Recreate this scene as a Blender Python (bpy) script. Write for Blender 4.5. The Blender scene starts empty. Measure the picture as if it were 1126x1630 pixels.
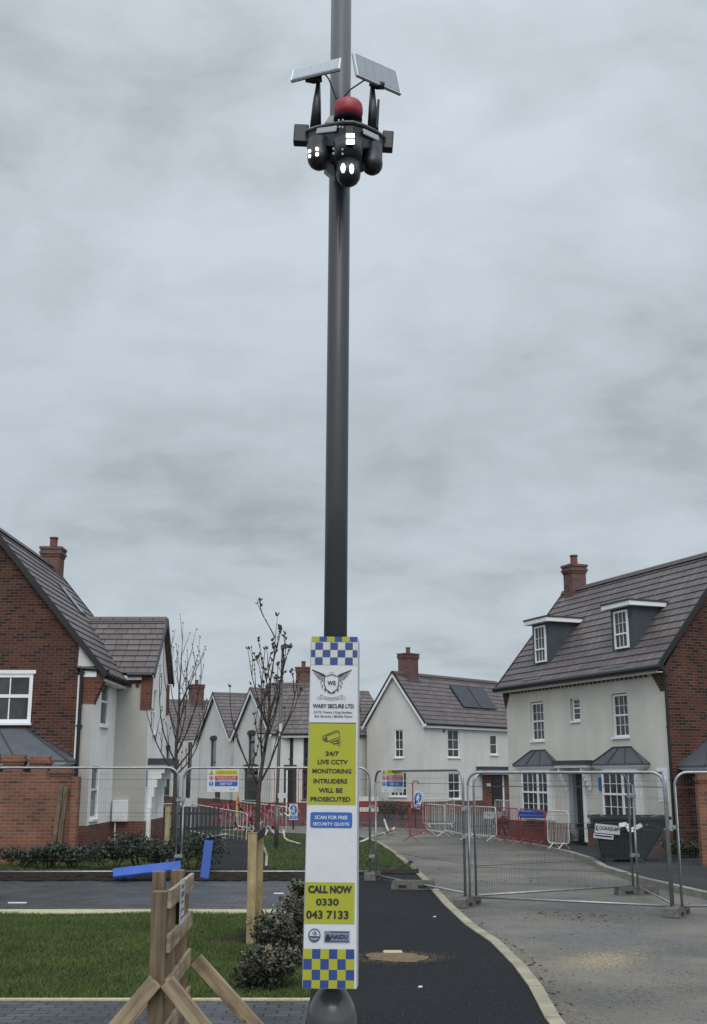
import bpy, math, random
import numpy as np
from mathutils import Matrix, Vector
R = math.radians
random.seed(7)
SC = bpy.context.scene
COL = SC.collection
# ------------------------------------------------------------------ camera, sky, sun, exposure
EYE = 1.9
FPX, CX, CY = 1800.0, 563.0, 815.0
PITCH = math.atan(420 / FPX)
cam_d = bpy.data.cameras.new('camera'); cam = bpy.data.objects.new('camera', cam_d); COL.objects.link(cam)
cam.location = (0, 0, EYE); cam.rotation_euler = (R(90) + PITCH, 0, 0)
cam_d.sensor_fit = 'HORIZONTAL'; cam_d.sensor_width = 36; cam_d.lens = 36 * FPX / 1126
cam_d.clip_start = 0.05; cam_d.clip_end = 3000
SC.camera = cam
SUN_EL, SUN_AZ = 46, 6            # azimuth measured from straight behind the camera towards the right
sun_d = bpy.data.lights.new('sun', 'SUN'); sun = bpy.data.objects.new('sun', sun_d); COL.objects.link(sun)
sun_d.energy = 1.1; sun_d.angle = R(40); sun_d.color = (1, .93, .83)
sd = Vector((math.sin(R(SUN_AZ)) * math.cos(R(SUN_EL)), -math.cos(R(SUN_AZ)) * math.cos(R(SUN_EL)), math.sin(R(SUN_EL))))
sun.rotation_euler = sd.to_track_quat('Z', 'Y').to_euler()
sun.location = (10, -20, 30)
W = bpy.data.worlds.new('World'); SC.world = W; W.use_nodes = True
def build_world():
    nt = W.node_tree; N = nt.nodes; L = nt.links; N.clear()
    def nd(t, **k):
        n = N.new(t)
        for a, v in k.items(): setattr(n, a, v)
        return n
    def mth(op, a, b=None, c=None):
        n = nd('ShaderNodeMath', operation=op)
        for i, v in enumerate((a, b, c)):
            if v is None: continue
            if isinstance(v, (int, float)): n.inputs[i].default_value = v
            else: L.new(v, n.inputs[i])
        return n.outputs[0]
    out = nd('ShaderNodeOutputWorld'); bg = nd('ShaderNodeBackground'); L.new(bg.outputs[0], out.inputs[0])
    tc = nd('ShaderNodeTexCoord'); sep = nd('ShaderNodeSeparateXYZ'); L.new(tc.outputs['Generated'], sep.inputs[0])
    z = mth('MAXIMUM', sep.outputs[2], 0.0)
    den = mth('ADD', z, 0.42)
    comb = nd('ShaderNodeCombineXYZ')
    L.new(mth('DIVIDE', sep.outputs[0], den), comb.inputs[0]); L.new(mth('DIVIDE', sep.outputs[1], den), comb.inputs[1])
    def noise(scale, det, rough, dist, off):
        mp = nd('ShaderNodeMapping'); mp.inputs['Location'].default_value = off; mp.inputs['Scale'].default_value = (scale * 1.0, scale * 1.35, 1)
        L.new(comb.outputs[0], mp.inputs[0])
        n = nd('ShaderNodeTexNoise'); n.inputs['Scale'].default_value = 1; n.inputs['Detail'].default_value = det
        n.inputs['Roughness'].default_value = rough; n.inputs['Distortion'].default_value = dist
        L.new(mp.outputs[0], n.inputs['Vector']); return n.outputs[0]
    n1 = noise(1.9, 8, .52, .25, (3.4, 1.6, 0)); n2 = noise(7.5, 9, .58, .30, (7.7, 2.2, 0))
    s = mth('ADD', mth('MULTIPLY', n1, .64), mth('MULTIPLY', n2, .36))
    ramp = nd('ShaderNodeValToRGB'); L.new(s, ramp.inputs[0])
    e = ramp.color_ramp.elements
    e[0].position = .37; e[0].color = (.395, .440, .475, 1)
    e[1].position = .60; e[1].color = (.590, .655, .718, 1)
    m = e.new(.47); m.color = (.500, .560, .612, 1)
    # an overcast sky is about three times brighter overhead than at the horizon
    gr = nd('ShaderNodeValToRGB'); L.new(z, gr.inputs[0]); g = gr.color_ramp.elements
    g[0].position = 0; g[0].color = (.262,) * 3 + (1,); g[1].position = 1; g[1].color = (.72,) * 3 + (1,)
    for p_, v_ in ((.14, .252), (.30, .244), (.44, .276), (.62, .302), (.80, .60)): q_ = g.new(p_); q_.color = (v_, v_, v_, 1)
    vm = nd('ShaderNodeVectorMath', operation='SCALE'); L.new(ramp.outputs[0], vm.inputs[0]); # the unseen sky behind the camera gets added brightness to light walls facing it
    back = nd('ShaderNodeMapRange'); back.interpolation_type = 'SMOOTHSTEP'; L.new(sep.outputs[1], back.inputs[0])
    back.inputs[1].default_value = .25; back.inputs[2].default_value = -.8; back.inputs[3].default_value = 1.0; back.inputs[4].default_value = 1.6
    L.new(mth('MULTIPLY', mth('MULTIPLY', gr.outputs[0], 4.0), back.outputs[0]), vm.inputs['Scale'])
    sky = nd('ShaderNodeTexSky'); sky.sky_type = 'NISHITA'; sky.sun_disc = False
    sky.sun_elevation = R(SUN_EL); sky.sun_rotation = R(180 - SUN_AZ)
    vs = nd('ShaderNodeVectorMath', operation='SCALE'); L.new(sky.outputs[0], vs.inputs[0]); vs.inputs['Scale'].default_value = .06
    mix = nd('ShaderNodeMix', data_type='RGBA'); mix.inputs[0].default_value = .9
    L.new(vs.outputs[0], mix.inputs[6]); L.new(vm.outputs[0], mix.inputs[7])
    L.new(mix.outputs[2], bg.inputs[0]); bg.inputs[1].default_value = 1.0
build_world()
SC.view_settings.view_transform = 'Standard'; SC.view_settings.look = 'None'
SC.view_settings.exposure = 0.0; SC.view_settings.gamma = 1.0; SC.view_settings.use_curve_mapping = False

# ------------------------------------------------------------------ layout helpers (survey of the photograph)
_c, _s = math.cos(PITCH), math.sin(PITCH)
def ray(x, y):
    u = (x - CX) / FPX; v = -(y - CY) / FPX
    return Vector((u, _c - v * _s, _s + v * _c))
def gp(x, y, z=0.0):
    d = ray(x, y); t = (z - EYE) / d.z
    return Vector((0, 0, EYE)) + d * t
def at(x, y, Y):
    d = ray(x, y); return Vector((0, 0, EYE)) + d * (Y / d.y)

# ------------------------------------------------------------------ materials
MATS = {}
def material(name, base, rough=.8, var=.0, vscale=3.0, base2=None, bump=0., bscale=40., metal=0., spec=.5, emit=0., coat=0., coords='Object'):
    if name in MATS: return MATS[name]
    m = bpy.data.materials.new(name); m.use_nodes = True; nt = m.node_tree; N = nt.nodes; L = nt.links
    b = N['Principled BSDF']; b.inputs['Roughness'].default_value = rough; b.inputs['Metallic'].default_value = metal
    b.inputs['Specular IOR Level'].default_value = spec if rough < .82 else .12; b.inputs['Coat Weight'].default_value = coat
    b.inputs['Base Color'].default_value = (*base, 1)
    tc = N.new('ShaderNodeTexCoord')
    if var or base2:
        n = N.new('ShaderNodeTexNoise'); n.inputs['Scale'].default_value = vscale; n.inputs['Detail'].default_value = 6; n.inputs['Roughness'].default_value = .6
        L.new(tc.outputs[coords], n.inputs['Vector'])
        r = N.new('ShaderNodeValToRGB'); L.new(n.outputs[0], r.inputs[0]); r.color_ramp.elements[0].position = .32; r.color_ramp.elements[1].position = .68
        c2 = base2 if base2 else tuple(min(1, c * (1 + var)) for c in base)
        c1 = base if base2 else tuple(c * (1 - var) for c in base)
        r.color_ramp.elements[0].color = (*c1, 1); r.color_ramp.elements[1].color = (*c2, 1)
        L.new(r.outputs[0], b.inputs['Base Color'])
    if bump:
        n = N.new('ShaderNodeTexNoise'); n.inputs['Scale'].default_value = bscale; n.inputs['Detail'].default_value = 4
        L.new(tc.outputs[coords], n.inputs['Vector'])
        bp = N.new('ShaderNodeBump'); bp.inputs['Strength'].default_value = bump; bp.inputs['Distance'].default_value = .02
        L.new(n.outputs[0], bp.inputs['Height']); L.new(bp.outputs[0], b.inputs['Normal'])
    if emit:
        b.inputs['Emission Color'].default_value = (*base, 1); b.inputs['Emission Strength'].default_value = emit
    MATS[name] = m; return m
def brickmat(name, c1, c2, mortar, bw=.225, rh=.075, ms=.010, dark=None, darkamt=.25, rough=.85, bump=.35, offset=.5, weather=.25):
    if name in MATS: return MATS[name]
    m = bpy.data.materials.new(name); m.use_nodes = True; nt = m.node_tree; N = nt.nodes; L = nt.links
    b = N['Principled BSDF']; b.inputs['Roughness'].default_value = rough; b.inputs['Specular IOR Level'].default_value = .25
    uv = N.new('ShaderNodeTexCoord')
    def br(ca, cb, bias, off=(0, 0, 0)):
        t = N.new('ShaderNodeTexBrick'); t.inputs['Scale'].default_value = 1; t.inputs['Brick Width'].default_value = bw; t.inputs['Row Height'].default_value = rh
        t.inputs['Mortar Size'].default_value = ms; t.inputs['Mortar Smooth'].default_value = .2; t.inputs['Bias'].default_value = bias; t.offset = offset
        t.inputs['Color1'].default_value = (*ca, 1); t.inputs['Color2'].default_value = (*cb, 1); t.inputs['Mortar'].default_value = (*mortar, 1)
        L.new(uv.outputs['UV'], t.inputs['Vector']); return t
    t = br(c1, c2, 0.0)
    col = t.outputs['Color']
    if dark:
        # a share of the bricks is burnt dark: per-brick random value from a snapped white noise
        sep = N.new('ShaderNodeSeparateXYZ'); L.new(uv.outputs['UV'], sep.inputs[0])
        def mth(op, a, bb):
            n = N.new('ShaderNodeMath'); n.operation = op
            for i, v in enumerate((a, bb)):
                if isinstance(v, (int, float)): n.inputs[i].default_value = v
                else: L.new(v, n.inputs[i])
            return n.outputs[0]
        row = mth('FLOOR', mth('DIVIDE', sep.outputs[1], rh), 0)
        shift = mth('MULTIPLY', mth('SUBTRACT', 1.0, mth('MODULO', mth('ABSOLUTE', row, 0), 2.0)), offset * bw)
        colm = mth('FLOOR', mth('DIVIDE', mth('ADD', sep.outputs[0], shift), bw), 0)
        cb = N.new('ShaderNodeCombineXYZ'); L.new(row, cb.inputs[0]); L.new(colm, cb.inputs[1])
        wn = N.new('ShaderNodeTexWhiteNoise'); wn.noise_dimensions = '2D'; L.new(cb.outputs[0], wn.inputs['Vector'])
        gt = mth('LESS_THAN', wn.outputs['Value'], darkamt)
        nomort = mth('MULTIPLY', gt, mth('SUBTRACT', 1.0, t.outputs['Fac']))
        mx = N.new('ShaderNodeMix'); mx.data_type = 'RGBA'; L.new(mth('MULTIPLY', nomort, .8), mx.inputs[0]); L.new(col, mx.inputs[6]); mx.inputs[7].default_value = (*dark, 1)
        col = mx.outputs[2]
    n = N.new('ShaderNodeTexNoise'); n.inputs['Scale'].default_value = 1.3; n.inputs['Detail'].default_value = 8; L.new(uv.outputs['UV'], n.inputs['Vector'])
    mr = N.new('ShaderNodeMapRange'); L.new(n.outputs[0], mr.inputs[0]); mr.inputs[1].default_value = .3; mr.inputs[2].default_value = .7; mr.inputs[3].default_value = 1 - weather; mr.inputs[4].default_value = 1 + weather
    vm = N.new('ShaderNodeVectorMath'); vm.operation = 'SCALE'; L.new(col, vm.inputs[0]); L.new(mr.outputs[0], vm.inputs['Scale'])
    L.new(vm.outputs[0], b.inputs['Base Color'])
    bp = N.new('ShaderNodeBump'); bp.inputs['Strength'].default_value = bump; bp.inputs['Distance'].default_value = .01; bp.invert = True
    L.new(t.outputs['Fac'], bp.inputs['Height']); L.new(bp.outputs[0], b.inputs['Normal'])
    MATS[name] = m; return m
def tarmac(name, dark, light, patch, pscale, speck=160., wet=.75, patchpos=(.5, .72)):
    if name in MATS: return MATS[name]
    m = bpy.data.materials.new(name); m.use_nodes = True; nt = m.node_tree; N = nt.nodes; L = nt.links
    b = N['Principled BSDF']; b.inputs['Roughness'].default_value = wet; b.inputs['Specular IOR Level'].default_value = .18
    tc = N.new('ShaderNodeTexCoord')
    def nz(sc, det, rough=.6):
        n = N.new('ShaderNodeTexNoise'); n.inputs['Scale'].default_value = sc; n.inputs['Detail'].default_value = det; n.inputs['Roughness'].default_value = rough
        L.new(tc.outputs['Object'], n.inputs['Vector']); return n.outputs[0]
    def ramp(f, a, bb, p, q):
        r = N.new('ShaderNodeValToRGB'); L.new(f, r.inputs[0]); r.color_ramp.elements[0].position = p; r.color_ramp.elements[1].position = q
        r.color_ramp.elements[0].color = (*a, 1); r.color_ramp.elements[1].color = (*bb, 1); return r.outputs[0]
    fine = ramp(nz(speck, 5, .78), dark, light, .40, .66)
    pn = ramp(nz(pscale, 9, .62), (0, 0, 0), (1, 1, 1), *patchpos)
    mx = N.new('ShaderNodeMix'); mx.data_type = 'RGBA'; L.new(pn, mx.inputs[0]); L.new(fine, mx.inputs[6]); mx.inputs[7].default_value = (*patch, 1)
    big = N.new('ShaderNodeMapRange'); L.new(nz(.35, 5), big.inputs[0]); big.inputs[1].default_value = .3; big.inputs[2].default_value = .7; big.inputs[3].default_value = .78; big.inputs[4].default_value = 1.2
    vm = N.new('ShaderNodeVectorMath'); vm.operation = 'SCALE'; L.new(mx.outputs[2], vm.inputs[0]); L.new(big.outputs[0], vm.inputs['Scale'])
    L.new(vm.outputs[0], b.inputs['Base Color'])
    bp = N.new('ShaderNodeBump'); bp.inputs['Strength'].default_value = .6; bp.inputs['Distance'].default_value = .012
    L.new(nz(speck * .6, 4), bp.inputs['Height']); L.new(bp.outputs[0], b.inputs['Normal'])
    MATS[name] = m; return m
def woodmat(name, c1, c2, rough=.75):
    if name in MATS: return MATS[name]
    m = bpy.data.materials.new(name); m.use_nodes = True; nt = m.node_tree; N = nt.nodes; L = nt.links
    b = N['Principled BSDF']; b.inputs['Roughness'].default_value = rough
    tc = N.new('ShaderNodeTexCoord'); mp = N.new('ShaderNodeMapping'); L.new(tc.outputs['UV'], mp.inputs[0]); mp.inputs['Scale'].default_value = (2.0, 26, 1)
    n = N.new('ShaderNodeTexNoise'); n.inputs['Scale'].default_value = 1; n.inputs['Detail'].default_value = 6; n.inputs['Distortion'].default_value = .8; L.new(mp.outputs[0], n.inputs['Vector'])
    r = N.new('ShaderNodeValToRGB'); L.new(n.outputs[0], r.inputs[0]); r.color_ramp.elements[0].position = .33; r.color_ramp.elements[1].position = .66
    r.color_ramp.elements[0].color = (*c1, 1); r.color_ramp.elements[1].color = (*c2, 1)
    n2 = N.new('ShaderNodeTexNoise'); n2.inputs['Scale'].default_value = 5; n2.inputs['Detail'].default_value = 5; L.new(tc.outputs['Object'], n2.inputs['Vector'])
    mr = N.new('ShaderNodeMapRange'); L.new(n2.outputs[0], mr.inputs[0]); mr.inputs[1].default_value = .3; mr.inputs[2].default_value = .7; mr.inputs[3].default_value = .62; mr.inputs[4].default_value = 1.25
    vm = N.new('ShaderNodeVectorMath'); vm.operation = 'SCALE'; L.new(r.outputs[0], vm.inputs[0]); L.new(mr.outputs[0], vm.inputs['Scale'])
    kp = N.new('ShaderNodeMapping'); L.new(tc.outputs['UV'], kp.inputs[0]); kp.inputs['Scale'].default_value = (5.5, 9, 1)
    vo = N.new('ShaderNodeTexVoronoi'); vo.inputs['Scale'].default_value = 1; L.new(kp.outputs[0], vo.inputs['Vector'])
    kr = N.new('ShaderNodeMapRange'); L.new(vo.outputs['Distance'], kr.inputs[0]); kr.inputs[1].default_value = .07; kr.inputs[2].default_value = .13; kr.inputs[3].default_value = .30; kr.inputs[4].default_value = 1.0
    v2 = N.new('ShaderNodeVectorMath'); v2.operation = 'SCALE'; L.new(vm.outputs[0], v2.inputs[0]); L.new(kr.outputs[0], v2.inputs['Scale'])
    L.new(v2.outputs[0], b.inputs['Base Color'])
    bp = N.new('ShaderNodeBump'); bp.inputs['Strength'].default_value = .25; bp.inputs['Distance'].default_value = .004; L.new(n.outputs[0], bp.inputs['Height']); L.new(bp.outputs[0], b.inputs['Normal'])
    MATS[name] = m; return m

BRICK = brickmat('red_brick', (.105, .036, .024), (.070, .027, .021), (.105, .076, .060), dark=(.020, .016, .016), darkamt=.26)
BRICK_PL = brickmat('plain_red_brick', (.175, .06, .040), (.13, .046, .034), (.15, .10, .08), dark=(.06, .032, .03), darkamt=.12)
BRICK_GW = brickmat('garden_wall_brick', (.235, .095, .058), (.175, .07, .044), (.20, .145, .11), dark=(.10, .05, .04), darkamt=.12)
BRICK_CH = brickmat('chimney_brick', (.165, .082, .070), (.125, .062, .055), (.13, .10, .09), dark=(.07, .045, .045), darkamt=.15)
TILE = brickmat('brown_roof_tile', (.100, .084, .085), (.136, .116, .116), (.030, .025, .026), bw=.34, rh=1., ms=.012, rough=.5, bump=.2, weather=.14)
def stained(name, c):
    m = material(name, tuple(v * .90 for v in c), .9, base2=tuple(v * 1.04 for v in c), vscale=.9, bump=.25, bscale=70)
    nt = m.node_tree; N = nt.nodes; L = nt.links; b = N['Principled BSDF']; src = b.inputs['Base Color'].links[0].from_socket
    tc = N.new('ShaderNodeTexCoord'); mp = N.new('ShaderNodeMapping'); mp.inputs['Scale'].default_value = (1.1, 1.1, .14); L.new(tc.outputs['Object'], mp.inputs[0])
    n = N.new('ShaderNodeTexNoise'); n.inputs['Scale'].default_value = 1; n.inputs['Detail'].default_value = 5; n.inputs['Roughness'].default_value = .65; L.new(mp.outputs[0], n.inputs['Vector'])
    mr = N.new('ShaderNodeMapRange'); L.new(n.outputs[0], mr.inputs[0]); mr.inputs[1].default_value = .35; mr.inputs[2].default_value = .62; mr.inputs[3].default_value = .935; mr.inputs[4].default_value = 1.03
    vm = N.new('ShaderNodeVectorMath'); vm.operation = 'SCALE'; L.new(src, vm.inputs[0]); L.new(mr.outputs[0], vm.inputs['Scale']); L.new(vm.outputs[0], b.inputs['Base Color'])
    return m
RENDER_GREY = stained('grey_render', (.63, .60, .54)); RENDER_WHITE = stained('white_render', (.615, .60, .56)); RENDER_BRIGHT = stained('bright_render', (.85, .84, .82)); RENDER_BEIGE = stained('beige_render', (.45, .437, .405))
RENDER_FAR = stained('far_render', (.62, .61, .57)); RENDER_DGREY = stained('dark_grey_render', (.23, .23, .235))
UPVC = material('white_upvc', (.78, .79, .80), .35, var=.03); WHITE_PAINT = material('white_paint', (.76, .77, .77), .5, var=.05)
BLACK_PL = material('black_plastic', (.007, .007, .008), .45, var=.1); LEAD = material('lead_grey', (.062, .070, .080), .55, base2=(.085, .094, .105), vscale=2.5)
LEAD_D = material('lead_dark', (.040, .046, .054), .6, var=.2); DORM = material('dormer_cladding', (.048, .058, .070), .6, var=.12)
GLASS = material('window_glass', (.008, .010, .012), .05, base2=(.060, .062, .060), vscale=1.6, spec=.5); CURT = material('curtain', (.20, .19, .17), .9, var=.15)
DARKREV = material('dark_brick_sill', (.055, .032, .028), .8, var=.2)
GALV = material('galvanised_steel', (.30, .32, .34), .42, var=.15, vscale=9, metal=.75); GALV_D = material('galvanised_dull', (.22, .235, .25), .5, var=.2, vscale=9, metal=.6); WIRE = material('mesh_wire', (.075, .08, .085), .5, metal=.4)
CONC = material('concrete_block', (.105, .10, .09), .9, base2=(.16, .15, .135), vscale=12, bump=.4)
RED_P = material('red_barrier_paint', (.27, .026, .034), .55, var=.25, vscale=8); WHT_P = material('white_barrier_paint', (.56, .55, .52), .55, var=.15, vscale=8)
POLE = material('column_paint', (.036, .039, .044), .42, var=.1, vscale=4, coat=.2); POLE_B = material('column_base_paint', (.062, .064, .066), .3, base2=(.085, .086, .086), vscale=10, coat=.25)
TIMB = woodmat('new_timber', (.27, .20, .095), (.40, .315, .165)); TIMB_W = woodmat('weathered_pallet_timber', (.20, .145, .085), (.37, .29, .185)); TIMB_B = woodmat('brown_board_timber', (.15, .085, .045), (.24, .145, .085)); TIMB_P = woodmat('rough_post_timber', (.085, .058, .035), (.19, .138, .086))
BLUE_B = material('blue_board', (.018, .072, .33), .5, var=.18, vscale=4); BLUE_SIGN = material('sign_blue', (.02, .10, .36), .45)
P_WHITE = material('poster_white', (.56, .575, .60), .40, var=.05, vscale=5, bump=.25, bscale=7); P_YEL = material('poster_yellow', (.345, .35, .016), .45, var=.03, vscale=20); P_BLUE = material('poster_blue', (.016, .048, .20), .45, var=.05, vscale=20); P_BLK = material('print_black', (.012, .012, .014), .5); P_TXTW = material('print_white', (.66, .70, .76), .5)
P_GREY = material('print_grey', (.12, .13, .15), .5)
SIGN_Y = material('sign_yellow', (.52, .42, .03), .5); SIGN_R = material('sign_red', (.36, .03, .035), .5)
SKIPG = material('skip_green_paint', (.005, .016, .012), .5, base2=(.011, .026, .019), vscale=4); CAST = material('black_camera_plastic', (.011, .013, .017), .38, var=.1)
RUBBER = material('black_rubber', (.018, .018, .018), .75, var=.15); PVFRAME = material('panel_frame', (.62, .65, .68), .35, metal=.3); PVCELL = material('solar_cell', (.20, .225, .26), .25, var=.08, vscale=30)
PVDARK = material('roof_solar_panel', (.016, .021, .032), .18, var=.2, vscale=1); BEACON = material('red_beacon', (.31, .022, .040), .4, var=.05)
LED = material('lit_led', (1, 1, .97), .3, emit=5.); STRIP = material('lamp_strip', (.42, .45, .46), .4); GREYBOX = material('grey_box', (.42, .45, .45), .5, var=.08)
BARK = material('tree_bark', (.048, .040, .034), .85, base2=(.085, .072, .060), vscale=18, bump=.4); TWIG = material('twig_bark', (.055, .042, .036), .85, var=.2)
BUD = material('opening_buds', (.050, .050, .030), .7, var=.4, vscale=25)
LEAF_H = material('hedge_leaf', (.009, .016, .010), .5, base2=(.034, .050, .026), vscale=9); LEAF_B = material('bush_leaf', (.014, .018, .010), .5, base2=(.058, .056, .033), vscale=14); FLOWER = material('pale_flower', (.36, .31, .22), .7, base2=(.22, .15, .10), vscale=30); LEAF_E = material('spurge_leaf', (.05, .095, .022), .5, base2=(.085, .13, .04), vscale=20); LEAF_R = material('border_leaf', (.03, .04, .018), .6, base2=(.085, .075, .04), vscale=10)
SOIL = material('dark_soil', (.012, .009, .007), .95, base2=(.036, .027, .020), vscale=8, bump=.9, bscale=25)

WOODS = {TIMB, TIMB_W, TIMB_B, TIMB_P}
# ------------------------------------------------------------------ mesh builder
class MB:
    def __init__(s, M=None): s.v = []; s.f = []; s.uv = {}; s.M = M
    def add(s, pts):
        i0 = len(s.v)
        for p in pts:
            p = Vector(p); s.v.append(tuple(s.M @ p) if s.M is not None else tuple(p))
        return i0
    def face(s, pts, uv=None):
        i = s.add(pts); s.f.append(tuple(range(i, i + len(pts))))
        if uv: s.uv[len(s.f) - 1] = uv
        return s
    def box(s, x0, y0, z0, x1, y1, z1):
        i = s.add([(x0, y0, z0), (x1, y0, z0), (x1, y1, z0), (x0, y1, z0), (x0, y0, z1), (x1, y0, z1), (x1, y1, z1), (x0, y1, z1)])
        for q in ((0, 3, 2, 1), (4, 5, 6, 7), (0, 1, 5, 4), (1, 2, 6, 5), (2, 3, 7, 6), (3, 0, 4, 7)): s.f.append(tuple(i + k for k in q))
        return s
    def bar(s, a, b, w, h, up=(0, 0, 1)):      # rectangular bar from a to b: w sideways, h along up
        a, b = Vector(a), Vector(b); d = (b - a).normalized(); up = Vector(up)
        sx = d.cross(up)
        if sx.length < 1e-5: sx = d.cross(Vector((1, 0, 0)))
        sx.normalize(); uu = sx.cross(d).normalized()
        P = []
        for p in (a, b):
            for q, r in ((-1, -1), (1, -1), (1, 1), (-1, 1)): P.append(p + sx * (q * w / 2) + uu * (r * h / 2))
        i = s.add(P)
        for q in ((0, 3, 2, 1), (4, 5, 6, 7), (0, 1, 5, 4), (1, 2, 6, 5), (2, 3, 7, 6), (3, 0, 4, 7)): s.f.append(tuple(i + k for k in q))
        return s
    def prism(s, poly, vec):                   # poly: 3d points, extruded by vec
        n = len(poly); v = Vector(vec); i = s.add([Vector(p) for p in poly] + [Vector(p) + v for p in poly])
        s.f.append(tuple(range(i, i + n))); s.f.append(tuple(range(i + 2 * n - 1, i + n - 1, -1)))
        for k in range(n): s.f.append((i + k, i + (k + 1) % n, i + n + (k + 1) % n, i + n + k))
        return s
    def tube(s, path, r, n=8, caps=True, closed=False):
        P = [Vector(p) for p in path]; m = len(P); rr = r if isinstance(r, (list, tuple)) else [r] * m
        ref = None; rings = []
        for k in range(m):
            if closed: t = P[(k + 1) % m] - P[k - 1]
            else: t = P[min(k + 1, m - 1)] - P[max(k - 1, 0)]
            t.normalize()
            if ref is None:
                ref = t.cross(Vector((0, 0, 1)))
                if ref.length < 1e-3: ref = t.cross(Vector((1, 0, 0)))
            ref = (ref - t * ref.dot(t)).normalized(); b = t.cross(ref)
            rings.append(s.add([P[k] + (ref * math.cos(2 * math.pi * a / n) + b * math.sin(2 * math.pi * a / n)) * rr[k] for a in range(n)]))
        for k in range(m if closed else m - 1):
            i, j = rings[k], rings[(k + 1) % m]
            for a in range(n): s.f.append((i + a, i + (a + 1) % n, j + (a + 1) % n, j + a))
        if caps and not closed:
            s.f.append(tuple(rings[0] + a for a in range(n - 1, -1, -1))); s.f.append(tuple(rings[-1] + a for a in range(n)))
        return s
    def lathe(s, prof, c=(0, 0, 0), n=24, axis=None):
        c = Vector(c); rings = []
        for r, z in prof:
            rings.append(s.add([c + Vector((r * math.cos(2 * math.pi * a / n), r * math.sin(2 * math.pi * a / n), z)) for a in range(n)]))
        for i, j in zip(rings, rings[1:]):
            for a in range(n): s.f.append((i + a, i + (a + 1) % n, j + (a + 1) % n, j + a))
        s.f.append(tuple(rings[0] + a for a in range(n - 1, -1, -1))); s.f.append(tuple(rings[-1] + a for a in range(n)))
        return s
    def stroke(s, pts, w, y=0., closed=False):  # flat line in the local xz plane
        P = [Vector((p[0], 0, p[1])) for p in pts]; m = len(P); ls = []
        for k in range(m):
            a = P[k - 1] if (k or closed) else P[k]; b = P[(k + 1) % m] if (k < m - 1 or closed) else P[k]
            t = (b - a).normalized(); nn = Vector((-t.z, 0, t.x))
            ls.append((P[k] + nn * w / 2, P[k] - nn * w / 2))
        for k in range(m if closed else m - 1):
            (a, b), (c, d) = ls[k], ls[(k + 1) % m]
            s.face([(q.x, y, q.z) for q in (a, c, d, b)])
        return s
    def text(s, body, x, z, w=None, h=None, y=0., bold=.0, align='C'):   # centred on (x, z) in the local xz plane, facing -y
        cu = bpy.data.curves.new('t', 'FONT'); cu.body = body; cu.size = 1; cu.offset = bold; cu.resolution_u = 3
        o = bpy.data.objects.new('t', cu); COL.objects.link(o)
        me = bpy.data.meshes.new_from_object(o.evaluated_get(bpy.context.evaluated_depsgraph_get()))
        vs = [v.co.copy() for v in me.vertices]; fs = [tuple(p.vertices) for p in me.polygons]
        bpy.data.objects.remove(o); bpy.data.curves.remove(cu); bpy.data.meshes.remove(me)
        x0 = min(v.x for v in vs); x1 = max(v.x for v in vs); z0 = min(v.y for v in vs); z1 = max(v.y for v in vs)
        kz = h / (z1 - z0) if h else w / (x1 - x0); kx = w / (x1 - x0) if w else kz
        i = s.add([((v.x - (x0 + x1) / 2) * kx + x, y, (v.y - (z0 + z1) / 2) * kz + z) for v in vs])
        s.f += [tuple(i + k for k in f) for f in fs]
        return s
    def build(s, name, mat, parent=None, origin=None, smooth=False, bevel=0., grain=None):
        me = bpy.data.meshes.new(name); V = s.v
        if origin is not None: o_ = Vector(origin); V = [tuple(Vector(p) - o_) for p in V]
        if mat in WOODS and grain is None and len(V) >= 8: g_ = Vector(V[4]) - Vector(V[0]); grain = max(((Vector(V[1]) - Vector(V[0])), (Vector(V[3]) - Vector(V[0])), g_), key=lambda q_: q_.length).normalized()
        me.from_pydata(V, [], s.f); me.validate(clean_customdata=False)
        if len(me.polygons) == len(s.f):
            uvl = me.uv_layers.new(name='UVMap')
            for p in me.polygons:
                cu = s.uv.get(p.index)
                if cu:
                    for li, c in zip(p.loop_indices, cu): uvl.data[li].uv = c
                    continue
                n = p.normal
                if grain is not None and abs(n.dot(grain)) < .9: t = (grain - n * grain.dot(n)).normalized(); b = n.cross(t)
                elif abs(n.z) > .97: t = Vector((1, 0, 0)); b = Vector((0, 1, 0))
                else: t = Vector((-n.y, n.x, 0)).normalized(); b = n.cross(t)
                for li in p.loop_indices:
                    co = me.vertices[me.loops[li].vertex_index].co; uvl.data[li].uv = (co.dot(t), co.dot(b))
        me.materials.append(mat)
        if smooth: me.polygons.foreach_set('use_smooth', [True] * len(me.polygons))
        o = bpy.data.objects.new(name, me); COL.objects.link(o)
        if parent: o.parent = parent
        if origin is not None: o.location = origin
        if bevel:
            b = o.modifiers.new('bevel', 'BEVEL'); b.width = bevel; b.segments = 2; b.limit_method = 'ANGLE'
        return o
def tag(o, label, cat, group=None, kind=None):
    if label: o['label'] = label
    if cat: o['category'] = cat
    if group: o['group'] = group
    if kind: o['kind'] = kind
    return o
def thing(name, label, cat, loc=(0, 0, 0), rz=0., group=None):
    o = bpy.data.objects.new(name, None); COL.objects.link(o); o.location = loc; o.rotation_euler = (0, 0, rz); o.empty_display_size = .2
    return tag(o, label, cat, group)
def struct(o): o['kind'] = 'structure'; return o
def copy_tree(o, parent=None):
    c = o.copy(); COL.objects.link(c); c.parent = parent
    for ch in list(o.children): copy_tree(ch, c)
    return c
def TR(x, y, z, rz=0.): return Matrix.Translation((x, y, z)) @ Matrix.Rotation(rz, 4, 'Z')
def arc(c, r, a0, a1, n=6): return [(c[0] + r * math.cos(R(a0 + (a1 - a0) * k / n)), c[1] + r * math.sin(R(a0 + (a1 - a0) * k / n))) for k in range(n + 1)]

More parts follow.
